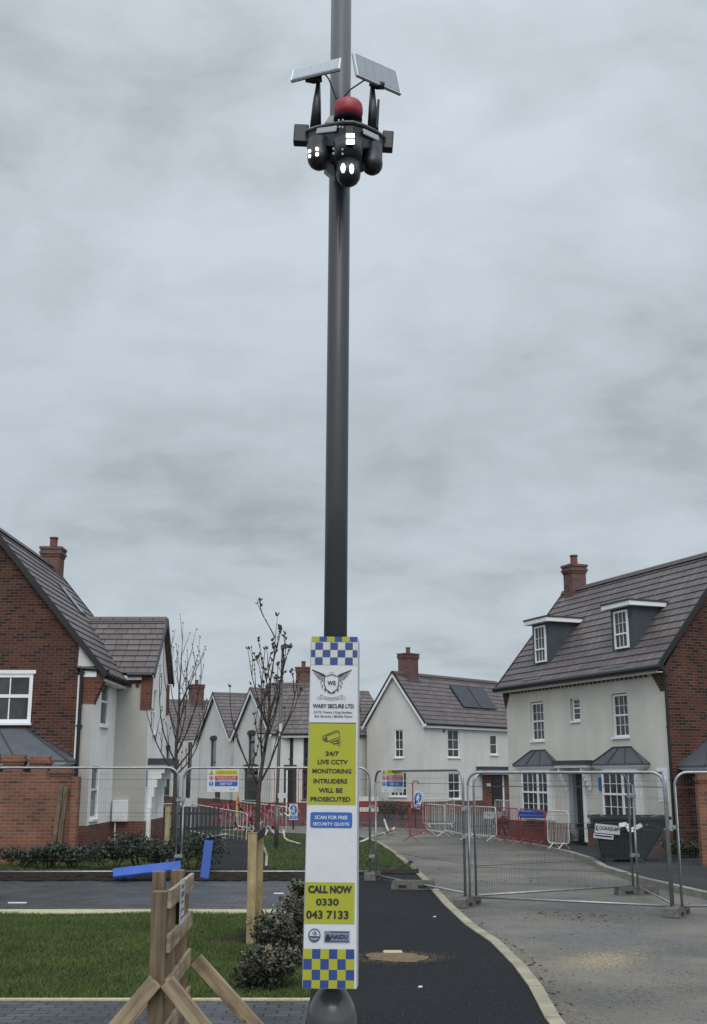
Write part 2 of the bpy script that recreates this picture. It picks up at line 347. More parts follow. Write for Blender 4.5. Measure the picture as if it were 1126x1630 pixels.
# ------------------------------------------------------------------ the setting: ground, road, paths, lawns, kerbs
GROUND = material('far_ground', (.045, .042, .034), .95, base2=(.06, .065, .035), vscale=.3)
ROAD = tarmac('dirty_road', (.085, .083, .080), (.165, .160, .153), (.215, .187, .147), .42, 26., .85, (.42, .74))
FPATH = tarmac('black_tarmac', (.003, .0035, .0045), (.019, .020, .023), (.016, .016, .017), .9, 42., .85, (.52, .80))
PAVE2 = tarmac('pavement_tarmac', (.020, .021, .024), (.048, .049, .053), (.06, .056, .05), .5, 30., .8)
BLOCK = brickmat('charcoal_block_paving', (.036, .039, .043), (.064, .068, .074), (.014, .015, .016), bw=.21, rh=.12, ms=.009, rough=.5, bump=.6, weather=.35)
GRASSB = material('lawn_ground', (.018, .030, .010), .95, base2=(.034, .050, .016), vscale=2.2)
KERBM = material('cream_kerb', (.205, .185, .135), .85, base2=(.36, .33, .25), vscale=2.2, bump=.2); KERBG = material('grey_kerb', (.20, .195, .165), .85, base2=(.30, .285, .24), vscale=3, bump=.2)
GRAVEL = material('cream_edging', (.36, .32, .20), .9, base2=(.47, .43, .29), vscale=7, bump=.3)
def slab(name, pts, z0, z1, mat):
    return struct(MB().prism([(p[0], p[1], z0) for p in pts], (0, 0, z1 - z0)).build(name, mat))
struct(MB().face([(-1500, -300, -.3), (1500, -300, -.3), (1500, 2500, -.3), (-1500, 2500, -.3)]).build('ground', GROUND))
struct(MB().face([(-40, -4, -.10), (40, -4, -.10), (40, 60, -.10), (-40, 60, -.10)]).build('road', ROAD))
kerb_px = [(905, 1652), (880, 1622), (853, 1572), (826, 1537), (790, 1501), (748, 1473), (712, 1440), (688, 1412), (668, 1392)]
kerb_px2 = [(668, 1392), (650, 1376), (628, 1357), (602, 1341), (576, 1333), (520, 1329), (440, 1325), (300, 1319), (150, 1316)]
K1 = [gp(*p) for p in kerb_px]; K2 = [gp(*p) for p in kerb_px2]
K0 = [Vector((1.95, 4.5, 0)), Vector((1.72, 7.6, 0))] + K1
FL = -.38
slab('footpath', [(2.4, 1.0)] + [(p.x, p.y) for p in K0] + [(FL + .35, K1[-1].y), (FL, 17), (FL, 1.0)], -.12, 0, FPATH)
slab('block_paving', [(-14, 1.0), (FL, 1.0), (FL, 10.5), (-14, 10.5)], -.12, 0, BLOCK)
slab('paving_edge', [(-14, 10.5), (FL, 10.5), (FL, 10.58), (-14, 10.58)], -.12, .012, GRAVEL)
slab('lawn', [(-14, 10.58), (FL, 10.58), (FL, 16.7), (-14, 16.7)], -.12, .01, GRASSB)
slab('gravel_edge', [(-14, 16.7), (FL, 16.7), (FL, 17.35), (-14, 17.35)], -.12, .006, GRAVEL)
slab('driveway', [(-16, 17.35), (FL, 17.35), (FL + .33, 22.0), (-16, 22.0)], -.12, 0, BLOCK)
slab('soil_bed', [(-16, 22.0), (FL + .33, 22.0), (FL + .35, K1[-1].y), (K1[-1].x, K1[-1].y), (1.35, 24.6), (-.2, 23.6), (-16, 23.4)], -.12, .02, SOIL)
slab('verge_lawn', [(-16, 23.4), (-.2, 23.6), (1.35, 24.6)] + [(p.x, p.y) for p in K2[1:]] + [(-16, 42.0)], -.12, .014, GRASSB)
def strip(name, pts, w, z0, z1, mat, side=0):
    mb = MB(); n = len(pts); L_ = []; R_ = []
    for k in range(n):
        t = (pts[min(k + 1, n - 1)] - pts[max(k - 1, 0)]); t.z = 0; t.normalize(); nn = Vector((-t.y, t.x, 0))
        L_.append(pts[k] + nn * (w / 2 + side * w / 2)); R_.append(pts[k] - nn * (w / 2 - side * w / 2))
    for k in range(n - 1):
        a, b, c, d = L_[k], L_[k + 1], R_[k + 1], R_[k]
        g = .020 * ((b - a).normalized())
        mb.prism([(a.x, a.y, z0), (b.x - g.x, b.y - g.y, z0), (c.x - g.x, c.y - g.y, z0), (d.x, d.y, z0)], (0, 0, z1 - z0 - random.uniform(0, .006)))
    return struct(mb.build(name, mat))
def resample(P, step):
    out = [P[0].copy()]; 
    for a, b in zip(P, P[1:]):
        n = max(1, int((b - a).length / step))
        out += [a.lerp(b, (k + 1) / n) for k in range(n)]
    return out
strip('near_kerb', resample(K0[:8], .9), .125, -.12, .018, KERBM)
strip('verge_kerb', resample(K0[7:] + K2[1:], .9), .125, -.12, .022, KERBM)
far_px = [(1240, 1447), (1126, 1421), (1020, 1397), (962, 1379), (941, 1366), (900, 1354), (845, 1343), (780, 1334), (700, 1323), (645, 1319), (560, 1317), (440, 1316)]
KF = [gp(*p) for p in far_px]
slab('far_pavement', [(p.x, p.y) for p in KF] + [(-45, 46), (-45, 130), (70, 130), (70, 14)], -.12, 0, PAVE2)
strip('far_kerb', resample(KF, 1.2), .14, -.14, .016, KERBG)
def sheet(name, pts, z, mat, kind='structure'):
    o = MB().face([(p[0], p[1], z) for p in pts]).build(name, mat); o['kind'] = kind; return o
# winding tarmac path through the verge lawn, with its pale edging
pp = [gp(*p) for p in ((318, 1388), (430, 1388), (424, 1362), (420, 1348), (405, 1338), (360, 1330), (330, 1328), (325, 1340))]
sheet('verge_path', [(p.x, p.y) for p in pp], .018, FPATH)
strip('path_edging', [gp(*p) for p in ((424, 1380), (425, 1362), (419, 1347), (404, 1337), (360, 1329))], .06, -.1, .03, KERBM)
# grass blades
def inpoly(c, P):
    ins = np.zeros(len(c), bool); j = len(P) - 1
    for i in range(len(P)):
        xi, yi = P[i]; xj, yj = P[j]; ins ^= ((yi > c[:, 1]) != (yj > c[:, 1])) & (c[:, 0] < (xj - xi) * (c[:, 1] - yi) / (yj - yi + 1e-12) + xi); j = i
    return ins
def grass(name, poly, n, hmin, hmax, w, mat, z, seed, holes=()):
    rng = np.random.default_rng(seed); P = np.array([(p[0], p[1]) for p in poly]); lo = P.min(0); hi = P.max(0); pts = []
    c = rng.uniform(lo, hi, (n * 3, 2)); inside = np.zeros(len(c), bool); j = len(P) - 1
    for i in range(len(P)):
        xi, yi = P[i]; xj, yj = P[j]
        cond = ((yi > c[:, 1]) != (yj > c[:, 1])) & (c[:, 0] < (xj - xi) * (c[:, 1] - yi) / (yj - yi + 1e-12) + xi); inside ^= cond; j = i
    for H_ in holes: inside &= ~inpoly(c, np.array([(q[0], q[1]) for q in H_]))
    c = c[inside][:n]; m = len(c)
    a = rng.uniform(0, 6.283, m); patch = .75 + .35 * np.sin(c[:, 0] * 2.1 + 1.7 * np.sin(c[:, 1] * 1.3)) * np.cos(c[:, 1] * 1.9)
    h = rng.uniform(hmin, hmax, m) * patch; dx = np.cos(a) * w / 2; dy = np.sin(a) * w / 2; lean = rng.normal(0, .45, (m, 2)) * h[:, None]
    V = np.zeros((m, 3, 3)); V[:, 0, :2] = c - np.c_[dx, dy]; V[:, 1, :2] = c + np.c_[dx, dy]; V[:, 2, :2] = c + lean; V[:, :2, 2] = z; V[:, 2, 2] = z + h
    me = bpy.data.meshes.new(name); me.from_pydata(V.reshape(-1, 3).tolist(), [], np.arange(m * 3).reshape(-1, 3).tolist()); me.materials.append(mat)
    o = bpy.data.objects.new(name, me); COL.objects.link(o); o['kind'] = 'stuff'; return o
GB = material('grass_blade', (.038, .066, .010), .7, base2=(.086, .122, .022), vscale=1.4)
tag(grass('lawn_grass', [(-5.2, 10.56), (FL - .02, 10.56), (FL - .02, 16.75), (-5.2, 16.75)], 130000, .025, .07, .007, GB, .01, 1), 'short green mown grass of the near lawn beside the paving', 'grass')
tag(grass('verge_grass', [(-8, 23.45), (-.2, 23.65), (1.3, 24.6)] + [(p.x - .08, p.y) for p in K2[1:6]] + [(-8, 36)], 60000, .03, .08, .014, GB, .014, 2, [pp]), 'green grass of the verge behind the mesh fence', 'grass')

# ------------------------------------------------------------------ house kit
def window(parent, M, w, h, cols=2, rows=2, splits=(), fr=.055, bar=.018, sill=True, pane=GLASS, frame=UPVC, y=0., mull=(), sillmat=None, curtain=False):
    """w x h window whose outer frame sits in the local xz plane of M (facing -y)"""
    f = MB(M); d = .05
    f.box(0, y - d / 2, 0, fr, y + d / 2, h); f.box(w - fr, y - d / 2, 0, w, y + d / 2, h); f.box(fr, y - d / 2, h - fr, w - fr, y + d / 2, h); f.box(fr, y - d / 2, 0, w - fr, y + d / 2, fr)
    xs = [fr] + [m_ for m_ in mull] + [w - fr]; zs = [fr] + [s_ for s_ in splits] + [h - fr]
    for s_ in splits: f.box(fr, y - d / 2 - .004, s_ - fr * .45, w - fr, y + d / 2 - .004, s_ + fr * .45)
    for m_ in mull: f.box(m_ - fr * .5, y - d / 2 - .008, fr, m_ + fr * .5, y + d / 2 - .008, h - fr)
    cells = len(zs) - 1
    for k in range(cells):
        za, zb = zs[k], zs[k + 1]; rr = rows[k] if isinstance(rows, (list, tuple)) else rows
        for q in range(len(xs) - 1):
            xa, xb = xs[q], xs[q + 1]; cc = cols[q] if isinstance(cols, (list, tuple)) else cols
            for i in range(1, cc): x = xa + (xb - xa) * i / cc; f.box(x - bar / 2, y - .012, za, x + bar / 2, y + .006, zb)
            for i in range(1, rr): z = za + (zb - za) * i / rr; f.box(xa, y - .0135, z - bar / 2, xb, y + .0045, z + bar / 2)
    wo = f.build('window', frame, parent)
    MB(M).face([(fr * .5, y + .01, fr * .5), (w - fr * .5, y + .01, fr * .5), (w - fr * .5, y + .01, h - fr * .5), (fr * .5, y + .01, h - fr * .5)]).build('pane', pane, wo)
    if sill: MB(M).box(-.04, y - .13, -.055, w + .04, y - .027, -.003).build('sill', sillmat or frame, wo)
    return wo
def wallgrid(mb, M, x0, x1, z0, z1, holes, rev=.09, revmb=None):
    """wall in local xz plane of M (facing -y) with rectangular holes (xa, za, xb, zb) and reveals"""
    xs = sorted({x0, x1, *[h[0] for h in holes], *[h[2] for h in holes]}); zs = sorted({z0, z1, *[h[1] for h in holes], *[h[3] for h in holes]})
    old = mb.M; mb.M = M
    for xa, xb in zip(xs, xs[1:]):
        for za, zb in zip(zs, zs[1:]):
            cx, cz = (xa + xb) / 2, (za + zb) / 2
            if any(h[0] < cx < h[2] and h[1] < cz < h[3] for h in holes): continue
            mb.face([(xa, 0, za), (xb, 0, za), (xb, 0, zb), (xa, 0, zb)])
    r = revmb or mb; o2 = r.M; r.M = M
    for xa, za, xb, zb in holes:
        r.face([(xa, 0, za), (xa, rev, za), (xa, rev, zb), (xa, 0, zb)]); r.face([(xb, 0, za), (xb, 0, zb), (xb, rev, zb), (xb, rev, za)])
        r.face([(xa, 0, zb), (xa, rev, zb), (xb, rev, zb), (xb, 0, zb)]); r.face([(xa, 0, za), (xb, 0, za), (xb, rev, za), (xa, rev, za)])
    r.M = o2; mb.M = old
def roofplane(mb, e0, e1, r0, r1, gauge=.3, lift=.032):
    e0, e1, r0, r1 = map(Vector, (e0, e1, r0, r1)); n = max(2, round((r0 - e0).length / gauge))
    nor = (e1 - e0).cross(r0 - e0).normalized()
    if nor.z < 0: nor = -nor
    ln = (e1 - e0).normalized(); du = e0.dot(ln)
    for i in range(n):
        a, b = i / n, (i + 1) / n; p0 = e0.lerp(r0, a); p1 = e1.lerp(r1, a); q0 = e0.lerp(r0, b); q1 = e1.lerp(r1, b)
        A, B, C, D = p0 + nor * lift, p1 + nor * lift, q1 + nor * .006, q0 + nor * .006
        g = random.uniform(-.3, .3)
        uv = [((P - e0).dot(ln) + g, i + t) for P, t in ((A, .03), (B, .03), (C, .97), (D, .97))]
        mb.face([A, B, C, D], uv)
        mb.face([p0 + nor * .0, p1 + nor * .0, B, A], [(0, .5), (.1, .5), (.1, .5), (0, .5)])
    mb.face([e0 - nor * .05, e1 - nor * .05, r1 - nor * .05, r0 - nor * .05], [(0.02, .5), (.3, .5), (.3, .5), (0.02, .5)])
    return mb
def ridge(mb, a, b, w=.17, n=None):
    a, b = Vector(a), Vector(b); L_ = (b - a).length; n = max(1, round(L_ / .42)); d = (b - a) / n; s_ = Vector((-d.y, d.x, 0)).normalized()
    for k in range(n):
        p, q = a + d * k, a + d * (k + .96)
        prof = [(-w, -.10), (-w * .62, .015), (0, .06), (w * .62, .015), (w, -.10)]
        A = [p + s_ * x + Vector((0, 0, z)) for x, z in prof]; B = [q + s_ * x + Vector((0, 0, z)) for x, z in prof]
        for i in range(4): mb.face([A[i], A[i + 1], B[i + 1], B[i]], [(0.05, .5), (.3, .5), (.3, .5), (.05, .5)])
        mb.face(A, [(0.05, .5)] * 5); mb.face(B[::-1], [(.05, .5)] * 5)
    return mb
def chimney(parent, x, y, z0, z1, wx, wy, pot=True, potmat=None):
    b = MB(); b.box(x - wx / 2, y - wy / 2, z0, x + wx / 2, y + wy / 2, z1 - .30)
    for i, (e, h0, h1) in enumerate(((.025, .30, .225), (.055, .225, .15), (.03, .15, .075), (.06, .075, .0))): b.box(x - wx / 2 - e, y - wy / 2 - e, z1 - h0, x + wx / 2 + e, y + wy / 2 + e, z1 - h1)
    c = b.build('chimney', BRICK_CH, parent)
    if pot: MB().lathe([(.12, z1), (.115, z1 + .28), (.135, z1 + .30), (.135, z1 + .34), (.09, z1 + .34), (.09, z1 + .2)], (x, y, 0), 14).build('chimney_pot', BEACON_POT, c)
    MB().box(x - wx / 2 - .09, y - wy / 2 - .09, z0 + .05, x + wx / 2 + .09, y + wy / 2 + .09, z0 + .35).build('flashing', LEAD, c)
    return c
BEACON_POT = material('clay_pot', (.14, .05, .045), .7, var=.15)
def hipcanopy(parent, M, xc, wtop, weave, zt, ze, proj, name='bay_roof', soffit=True, seams=2):
    m = MB(M); t0, t1 = xc - wtop / 2, xc + wtop / 2; a, b = xc - weave / 2, xc + weave / 2
    m.face([(t0, -.02, zt), (t1, -.02, zt), (b, -proj, ze), (a, -proj, ze)][::-1]); m.face([(a, 0, ze), (a, -proj, ze), (t0, -.02, zt), (t0, 0, zt)]); m.face([(b, -proj, ze), (b, 0, ze), (t1, 0, zt), (t1, -.02, zt)])
    m.box(a, -proj, ze - .05, b, 0, ze - .002)
    o = m.build(name, LEAD, parent)
    s_ = MB(M)
    for k in range(seams):
        f = (k + 1) / (seams + 1); s_.tube([(t0 + (t1 - t0) * f, -.02, zt + .012), (a + (b - a) * f, -proj, ze + .012)], .018, 6)
    for p, q in (((t0, -.02, zt), (a, -proj, ze)), ((t1, -.02, zt), (b, -proj, ze))): s_.tube([(p[0], p[1], p[2] + .012), (q[0], q[1], q[2] + .012)], .022, 6)
    s_.tube([(t0, -.02, zt + .01), (t1, -.02, zt + .01)], .022, 6)
    s_.build('lead_seam', LEAD_D, o)
    if soffit:
        k = MB(M)
        for i in range(5): e = .03 + .05 * i * (1 + .1 * i); k.box(a + e, -proj + e * .55, ze - .05 - .028 * (i + 1), b - e, 0, ze - .052 - .028 * i)
        k.build('cornice', WHITE_PAINT, o)
    return o
def downpipe(parent, x, y, z0, z1, r=.035, name='downpipe'):
    m = MB().tube([(x, y, z0), (x, y, z1)], r, 8)
    for z in np.arange(z0 + .5, z1, 1.3): m.box(x - r * 1.6, y - r * .6, z - .02, x + r * 1.6, y + r * 1.3, z + .02)
    return m.build(name, BLACK_PL, parent)

# ------------------------------------------------------------------ right house (grey render front, brick gable, two dormers)
def right_house():
    h = thing('detached_house', 'three storey house with grey rendered front, two dormers and a red brick side wall', 'house', (4.90, 36.64, 0), R(-67.71))
    Lx, D, E, RZ, RY = 8.10, 4.9, 4.62, 7.93, 2.45
    I = Matrix.Identity(4)
    wins = [(1.44, 2.92, 2.19, 4.10), (3.66, 3.40, 4.16, 4.08), (5.72, 2.90, 6.44, 4.08)]
    door = (3.55, 0, 4.25, 2.02)
    w = MB(); wallgrid(w, I, 0, Lx - .001, .56, E, [(a, b, c, d) for a, b, c, d in wins] + [(door[0], .56, door[2], door[3])], .12)
    w.face([(0, 0, 0), (0, 0, E), (0, D, E), (0, D, 0)]); w.face([(0, 0, E), (0, RY, RZ - .1), (0, D, E)])
    w.build('wall', RENDER_GREY, h)
    p = MB(); wallgrid(p, TR(0, -.02, 0), -.02, Lx, 0, .56, [(door[0], 0, door[2], .56)], .14); p.face([(-.02, -.02, .56), (Lx, -.02, .56), (Lx, 0, .56), (-.02, 0, .56)]); p.build('plinth', BRICK_PL, h)
    g = MB(); g.face([(Lx, 0, 0), (Lx, D, 0), (Lx, D, E), (Lx, 0, E)]); g.face([(Lx, -.0, E), (Lx, D, E), (Lx, RY, RZ - .1)]); g.face([(0, D, 0), (0, D, E), (Lx, D, E), (Lx, D, 0)])
    g.build('brick_side_wall', BRICK, h)
    # brick corbels under the eaves at both corners, dentil course
    c = MB(); c2 = MB()
    for k in range(8):
        z0 = 4.02 + k * .075; e = .20 + .38 * (k / 7.); c.box(Lx - e, -.035 - .002 * k, z0, Lx + .004, .0, z0 + .075)
        e2 = .10 + .28 * (k / 7.); c2.box(-.05 - .02 * k, -.035 - .002 * k, z0, e2 - .1, .0, z0 + .075)
    c.build('corbel', BRICK, h); c2.build('corbel', BRICK, h)
    d = MB()
    for k in range(34): x = .35 + k * .21; d.box(x, -.045, E - .20, x + .085, .0, E - .11)
    d.box(.3, -.05, E - .105, Lx - .62, 0, E - .05)
    d.build('dentil_course', BRICK_PL, h)
    for i, (a, b, c_, d_) in enumerate(wins):
        if i == 1: window(h, TR(a + .06, .08, b + .04), c_ - a - .06, d_ - b - .04, 1, 2, (.36,), .05)
        else: window(h, TR(a, .08, b + .02), c_ - a, d_ - b - .04, 3, (2, 2), ((d_ - b) * .49,), .05, .014)
    # roof
    sl = (RZ - E) / (RY + .30); y0, z0 = -.30, E
    r = MB(); roofplane(r, (-.14, y0, z0), (Lx + .14, y0, z0), (-.14, RY, RZ), (Lx + .14, RY, RZ), .27); roofplane(r, (Lx + .14, D + .30, z0), (-.14, D + .30, z0), (Lx + .14, RY, RZ), (-.14, RY, RZ), .27)
    ridge(r, (-.14, RY, RZ), (Lx + .14, RY, RZ)); ro = r.build('roof', TILE, h)
    for x in (-.15, Lx + .15):
        v = MB()
        for (ya, yb) in ((y0 - .03, RY), (D + .33, RY)): v.bar((x, ya, z0 - .07), (x, yb, RZ - .05), .03, .14)
        v.build('verge', BLACK_PL, ro)
    MB().tube([(-.12, y0 - .075, z0 - .035), (Lx + .40, y0 - .075, z0 - .035)], .078, 10).build('gutter', BLACK_PL, h)
    MB().box(-.1, y0 + .015, z0 - .155, Lx + .05, y0 + .04, z0 - .095).build('fascia', WHITE_PAINT, h)
    MB().box(-.1, y0 + .04, z0 - .145, Lx, -.052, z0 - .115).build('soffit', WHITE_PAINT, h)
    chimney(h, .50, RY, RZ - .75, RZ + .80, .52, .54)
    # dormers
    for xc, zt in ((1.90, 6.50), (6.11, 6.42)):
        fy, hw, zb = .20, .50, 5.12
        roofy = lambda z: y0 + (z - z0) / sl
        f = MB(); f.face([(xc - hw, fy, zb), (xc + hw, fy, zb), (xc + hw, fy, zt), (xc - hw, fy, zt)])
        for s_ in (-1, 1): x = xc + s_ * hw; f.face([(x, fy, zb - .1), (x, roofy(zt) + .2, zt), (x, fy, zt)])
        do = f.build('dormer', DORM, h)
        t = MB(); yb = roofy(zt + .1) + .3
        t.box(xc - hw - .16, fy - .20, zt, xc + hw + .16, yb, zt + .12)
        t.build('fascia', WHITE_PAINT, do); MB().box(xc - hw - .18, fy - .22, zt + .122, xc + hw + .18, yb, zt + .17).build('flat_roof', LEAD_D, do)
        window(do, TR(xc - .31, fy - .03, zb + .18), .62, zt - zb - .26, 3, (1, 2), (.40,), .05, .013, sill=False)
        MB().face([(xc - hw - .05, fy - .05 - .38, z0 + sl * (fy - .43 - y0) + .05), (xc + hw + .05, fy - .43, z0 + sl * (fy - .43 - y0) + .05), (xc + hw + .05, fy, zb + .06), (xc - hw - .05, fy, zb + .06)]).build('lead_apron', LEAD, do)
    # bay windows with lead canopies
    for xc in (1.85, 6.12):
        b = hipcanopy(h, TR(0, 0, 0), xc, .80, 2.35, 2.64, 2.22, .24, 'bay_canopy')
        bw = MB().box(xc - .80, -.14, .62, xc + .80, -.0, 2.08)
        bo = bw.build('bay_surround', WHITE_PAINT, h)
        window(bo, TR(xc - .76, -.17, .70), 1.52, 1.32, (3, 2), (2, 2), (.72,), .06, .015, mull=(.94,))
    # door, canopy and the white door surround
    do = MB().box(door[0] + .12, .10, .12, door[2] - .06, .14, 1.98).build('door', BLACK_PL, h)
    MB().box(door[0] + .5, .085, .95, door[0] + .56, .1, 1.05).build('letter_plate', GALV, do)
    MB().box(door[0] - .08, -.03, .1, door[0] + .12, .12, 2.0).build('door_jamb', material('grey_jamb', (.25, .27, .29), .5), h)
    MB().box(door[2] - .06, -.05, .1, door[2] + .06, .1, 2.0).build('door_jamb', WHITE_PAINT, h)
    ca = MB().box(3.22, -.42, 2.20, 4.90, 0, 2.32).build('porch_canopy', LEAD_D, h)
    MB().box(3.28, -.38, 2.12, 4.84, 0, 2.198).build('soffit', WHITE_PAINT, ca)
    for x in (3.40, 4.55):
        k = MB()
        for i in range(5): k.box(x, -.34 + .06 * i, 2.118 - .12 * (i + 1), x + .07, -.03, 2.118 - .12 * i)
        k.build('bracket', WHITE_PAINT, ca)
    MB().box(4.98, -.05, 1.50, 5.10, 0, 1.86).build('number_plate', BLUE_SIGN, h)
    MB().box(7.55, -.012, 1.25, 7.98, -.002, 2.1).build('meter_cover', UPVC, h)
    downpipe(h, Lx + .07, -.05, 0, E - .1)
    # lean-to bay roof on the brick side
    hipcanopy(h, TR(Lx, 0, 0, R(90)), 1.75, .9, 3.1, 2.85, 2.15, 1.1, 'side_bay_roof')
    MB().box(Lx, .55, 0, Lx + .9, 2.95, 2.0).build('side_bay', BRICK, h)
    return h
right_house()

# ------------------------------------------------------------------ left house (brick gable, white side, projecting wing)
def left_house():
    h = thing('brick_house', 'large red brick house with a tall gable end, white side walls and a projecting wing', 'house', (-6.47, 28.4, 0))
    xl, ax, RZ, E, D = -5.72, -2.86, 8.2, 4.40, 6.3
    I = Matrix.Identity(4); win = (-3.62, 3.17, -1.52, 4.38)
    sl = (RZ - E) / 3.16
    w = MB(); wallgrid(w, I, xl, -.40, 0, 4.4, [win], .08)
    zr = lambda x: RZ - sl * abs(x - ax) - .12
    w.face([(xl, 0, 4.4), (-.40, 0, 4.4), (-.40, 0, zr(-.40)), (ax, 0, zr(ax)), (xl, 0, zr(xl))])
    w.face([(xl, 0, 0), (xl, D, 0), (xl, D, E), (xl, 0, E)]); w.face([(xl, D, 0), (0, D, 0), (0, D, E), (ax, D, RZ - .1), (xl, D, E)])
    w.build('brick_wall', BRICK, h)
    MB().box(win[0] - .06, -.02, win[3], win[2] + .06, .02, win[3] + .09).build('lintel', WHITE_PAINT, h)
    window(h, TR(win[0], .03, win[1]), win[2] - win[0], win[3] - win[1], 2, 1, (.66,), .09, .03, mull=(1.06,))
    window_bits = None
    # pier with brick corbel, white box end
    MB().box(-.40, -.01, 0, -.31, .02, 4.35).build('corner_trim', WHITE_PAINT, h)
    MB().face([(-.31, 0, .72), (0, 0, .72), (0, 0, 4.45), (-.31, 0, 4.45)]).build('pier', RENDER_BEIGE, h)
    c = MB()
    for k in range(10):
        z0 = 3.64 + k * .075; e = .02 + .28 * (k / 9.); c.box(-.30, -.012 - .001 * k, z0, e, .28, z0 + .075)
    c.box(-.30, -.02, 4.39, .30, .27, 4.5)
    c.build('corbel', BRICK_PL, h)
    MB().prism([(-.42, -.03, 4.56), (.10, -.03, 4.56), (.05, -.03, 4.72), (-.40, -.03, 5.18)], (0, .06, 0)).build('box_end', RENDER_WHITE, h)
    MB().box(-.28, -.035, 4.30, .06, -.024, 4.45).build('soffit_end', WHITE_PAINT, h)
    # right-hand wall of main block (bright render)
    hs = [(.95, 3.16, 1.85, 4.28), (.30, .86, 1.12, 2.14)]
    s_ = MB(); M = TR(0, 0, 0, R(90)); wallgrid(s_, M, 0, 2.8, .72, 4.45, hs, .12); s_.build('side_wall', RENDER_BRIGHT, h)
    for a in hs: window(h, M @ TR(a[0], .05, a[1]), a[2] - a[0], a[3] - a[1], 1, 1, ((a[3] - a[1]) * .55,), .06)
    # wing
    MX = .89; yw, yr, yb = 2.8, 4.55, 5.9; we, wr = 4.62, 6.38
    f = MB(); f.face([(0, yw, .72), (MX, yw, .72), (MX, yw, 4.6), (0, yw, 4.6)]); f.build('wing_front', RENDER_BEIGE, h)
    g = MB(); Mg = TR(MX, 0, 0, R(90)); hg = [(3.55, 3.05, 4.05, 4.25)]
    wallgrid(g, Mg, yw, yb, .72, 4.6, hg, .1); g.face([(MX, yw, 4.6), (MX, yb, 4.6), (MX, yr, wr - .1)]); g.build('wing_gable', RENDER_BRIGHT, h)
    window(h, Mg @ TR(3.55, .06, 3.05), .5, 1.2, 1, 1, (.6,), .05)
    p = MB(); p.box(-.31, -.02, 0, .02, 2.78, .72); p.box(.0, yw - .02, 0, MX + .02, yb, .72); p.build('plinth', BRICK_PL, h)
    c = MB()
    for k in range(12): z0 = 3.66 + k * .075; c.box(.66, yw - .03 - .002 * k, z0, MX + .03 + .002 * k, yw + .25, z0 + .075)
    c.build('corbel', BRICK_PL, h); MB().box(MX, yb - .25, 3.66, MX + .05, yb + .04, 4.55).build('corbel', BRICK_PL, h)
    d = MB()
    for k in range(3): d.box(.12 + k * .20, yw - .03, 4.26, .20 + k * .20, yw, 4.35)
    d.box(.0, yw - .035, 4.36, .65, yw, 4.43); d.build('dentil_course', DARKREV, h)
    # roofs
    r = MB(); roofplane(r, (.31, -.12, E), (.31, D + .12, E), (ax, -.12, RZ), (ax, D + .12, RZ), .29); roofplane(r, (2 * ax - .31, D + .12, E), (2 * ax - .31, -.12, E), (ax, D + .12, RZ), (ax, -.12, RZ), .29)
    ridge(r, (ax, -.12, RZ), (ax, D + .12, RZ)); ro = r.build('roof', TILE, h)
    for y in (-.13, D + .13): MB().bar((.33, y, E - .07), (ax, y, RZ - .05), .03, .15).bar((2 * ax - .33, y, E - .07), (ax, y, RZ - .05), .03, .15).build('verge', BLACK_PL, ro)
    r = MB(); roofplane(r, (-.2, yw - .14, we), (MX + .13, yw - .14, we), (-1.6, yr, wr), (MX + .13, yr, wr), .29); roofplane(r, (MX + .13, yb + .14, we), (-.2, yb + .14, we), (MX + .13, yr, wr), (-1.6, yr, wr), .29)
    ridge(r, (-1.3, yr, wr), (MX + .13, yr, wr)); ro2 = r.build('wing_roof', TILE, h)
    v = MB()
    for ya in (yw - .16, yb + .17): v.bar((MX + .145, ya, we - .07), (MX + .145, yr, wr - .05), .03, .16)
    v.build('verge', BLACK_PL, ro2)
    MB().tube([(-.42, -.06, 4.52), (.38, -.06, 4.46)], .05, 8).build('gutter', BLACK_PL, h)
    m = MB(); m.tube([(.36, -.1, 4.36), (.36, 2.65, 4.36)], .05, 8)
    for k in range(7): m.box(.24, .2 + k * .36, 4.27, .40, .28 + k * .36, 4.33)
    m.build('gutter', BLACK_PL, h)
    MB().tube([(.3, yw - .19, we - .04), (MX + .1, yw - .19, we - .04)], .05, 8).build('gutter', BLACK_PL, h)
    MB().box(.02, .02, 4.2, .27, 2.75, 4.26).build('soffit', WHITE_PAINT, h); MB().box(.0, yw - .13, 4.45, .68, yw - .036, 4.56).build('fascia', WHITE_PAINT, h)
    downpipe(h, -.30, -.07, .0, 4.5, .045)
    chimney(h, ax + .05, 5.9, RZ - .95, RZ + .55, .57, .56)
    sp = Vector((3.17, 0, -3.8)).normalized()
    nn = Vector((3.8, 0, 3.17)).normalized(); q = lambda d_, y: Vector((ax, y, RZ)) + sp * d_ + nn * .035
    rl = MB().prism([q(1.2, 3.85), q(1.2, 4.5), q(2.3, 4.5), q(2.3, 3.85)], nn * .02).build('rooflight', LEAD_D, h)
    qq = lambda d_, y: q(d_, y) + nn * .022
    MB().face([qq(1.26, 3.91), qq(1.26, 4.44), qq(2.24, 4.44), qq(2.24, 3.91)]).build('pane', GLASS, rl)
    # lead bay roof at the brick gable
    hipcanopy(h, TR(0, 0, 0), -3.3, 3.3, 6.0, 3.05, 2.26, 1.1, 'bay_roof', True, 4)
    MB().box(-5.6, -.85, 0, -.75, -.001, 2.05).build('bay_wall', BRICK, h)
    st = MB()
    for k in range(8): st.box(-1.55 + k * .15, -.006, 3.0 - k * .083, -1.40 + k * .15, -.001, 3.03 - k * .083)
    st.build('stepped_flashing', LEAD, h)
    # meter box, pipe, porch canopy
    mb_ = MB().box(.06, yw - .16, .72, .47, yw, 1.27).build('meter_box', UPVC, h); MB().box(.085, yw - .168, .745, .445, yw - .161, 1.245).build('meter_door', WHITE_PAINT, mb_)
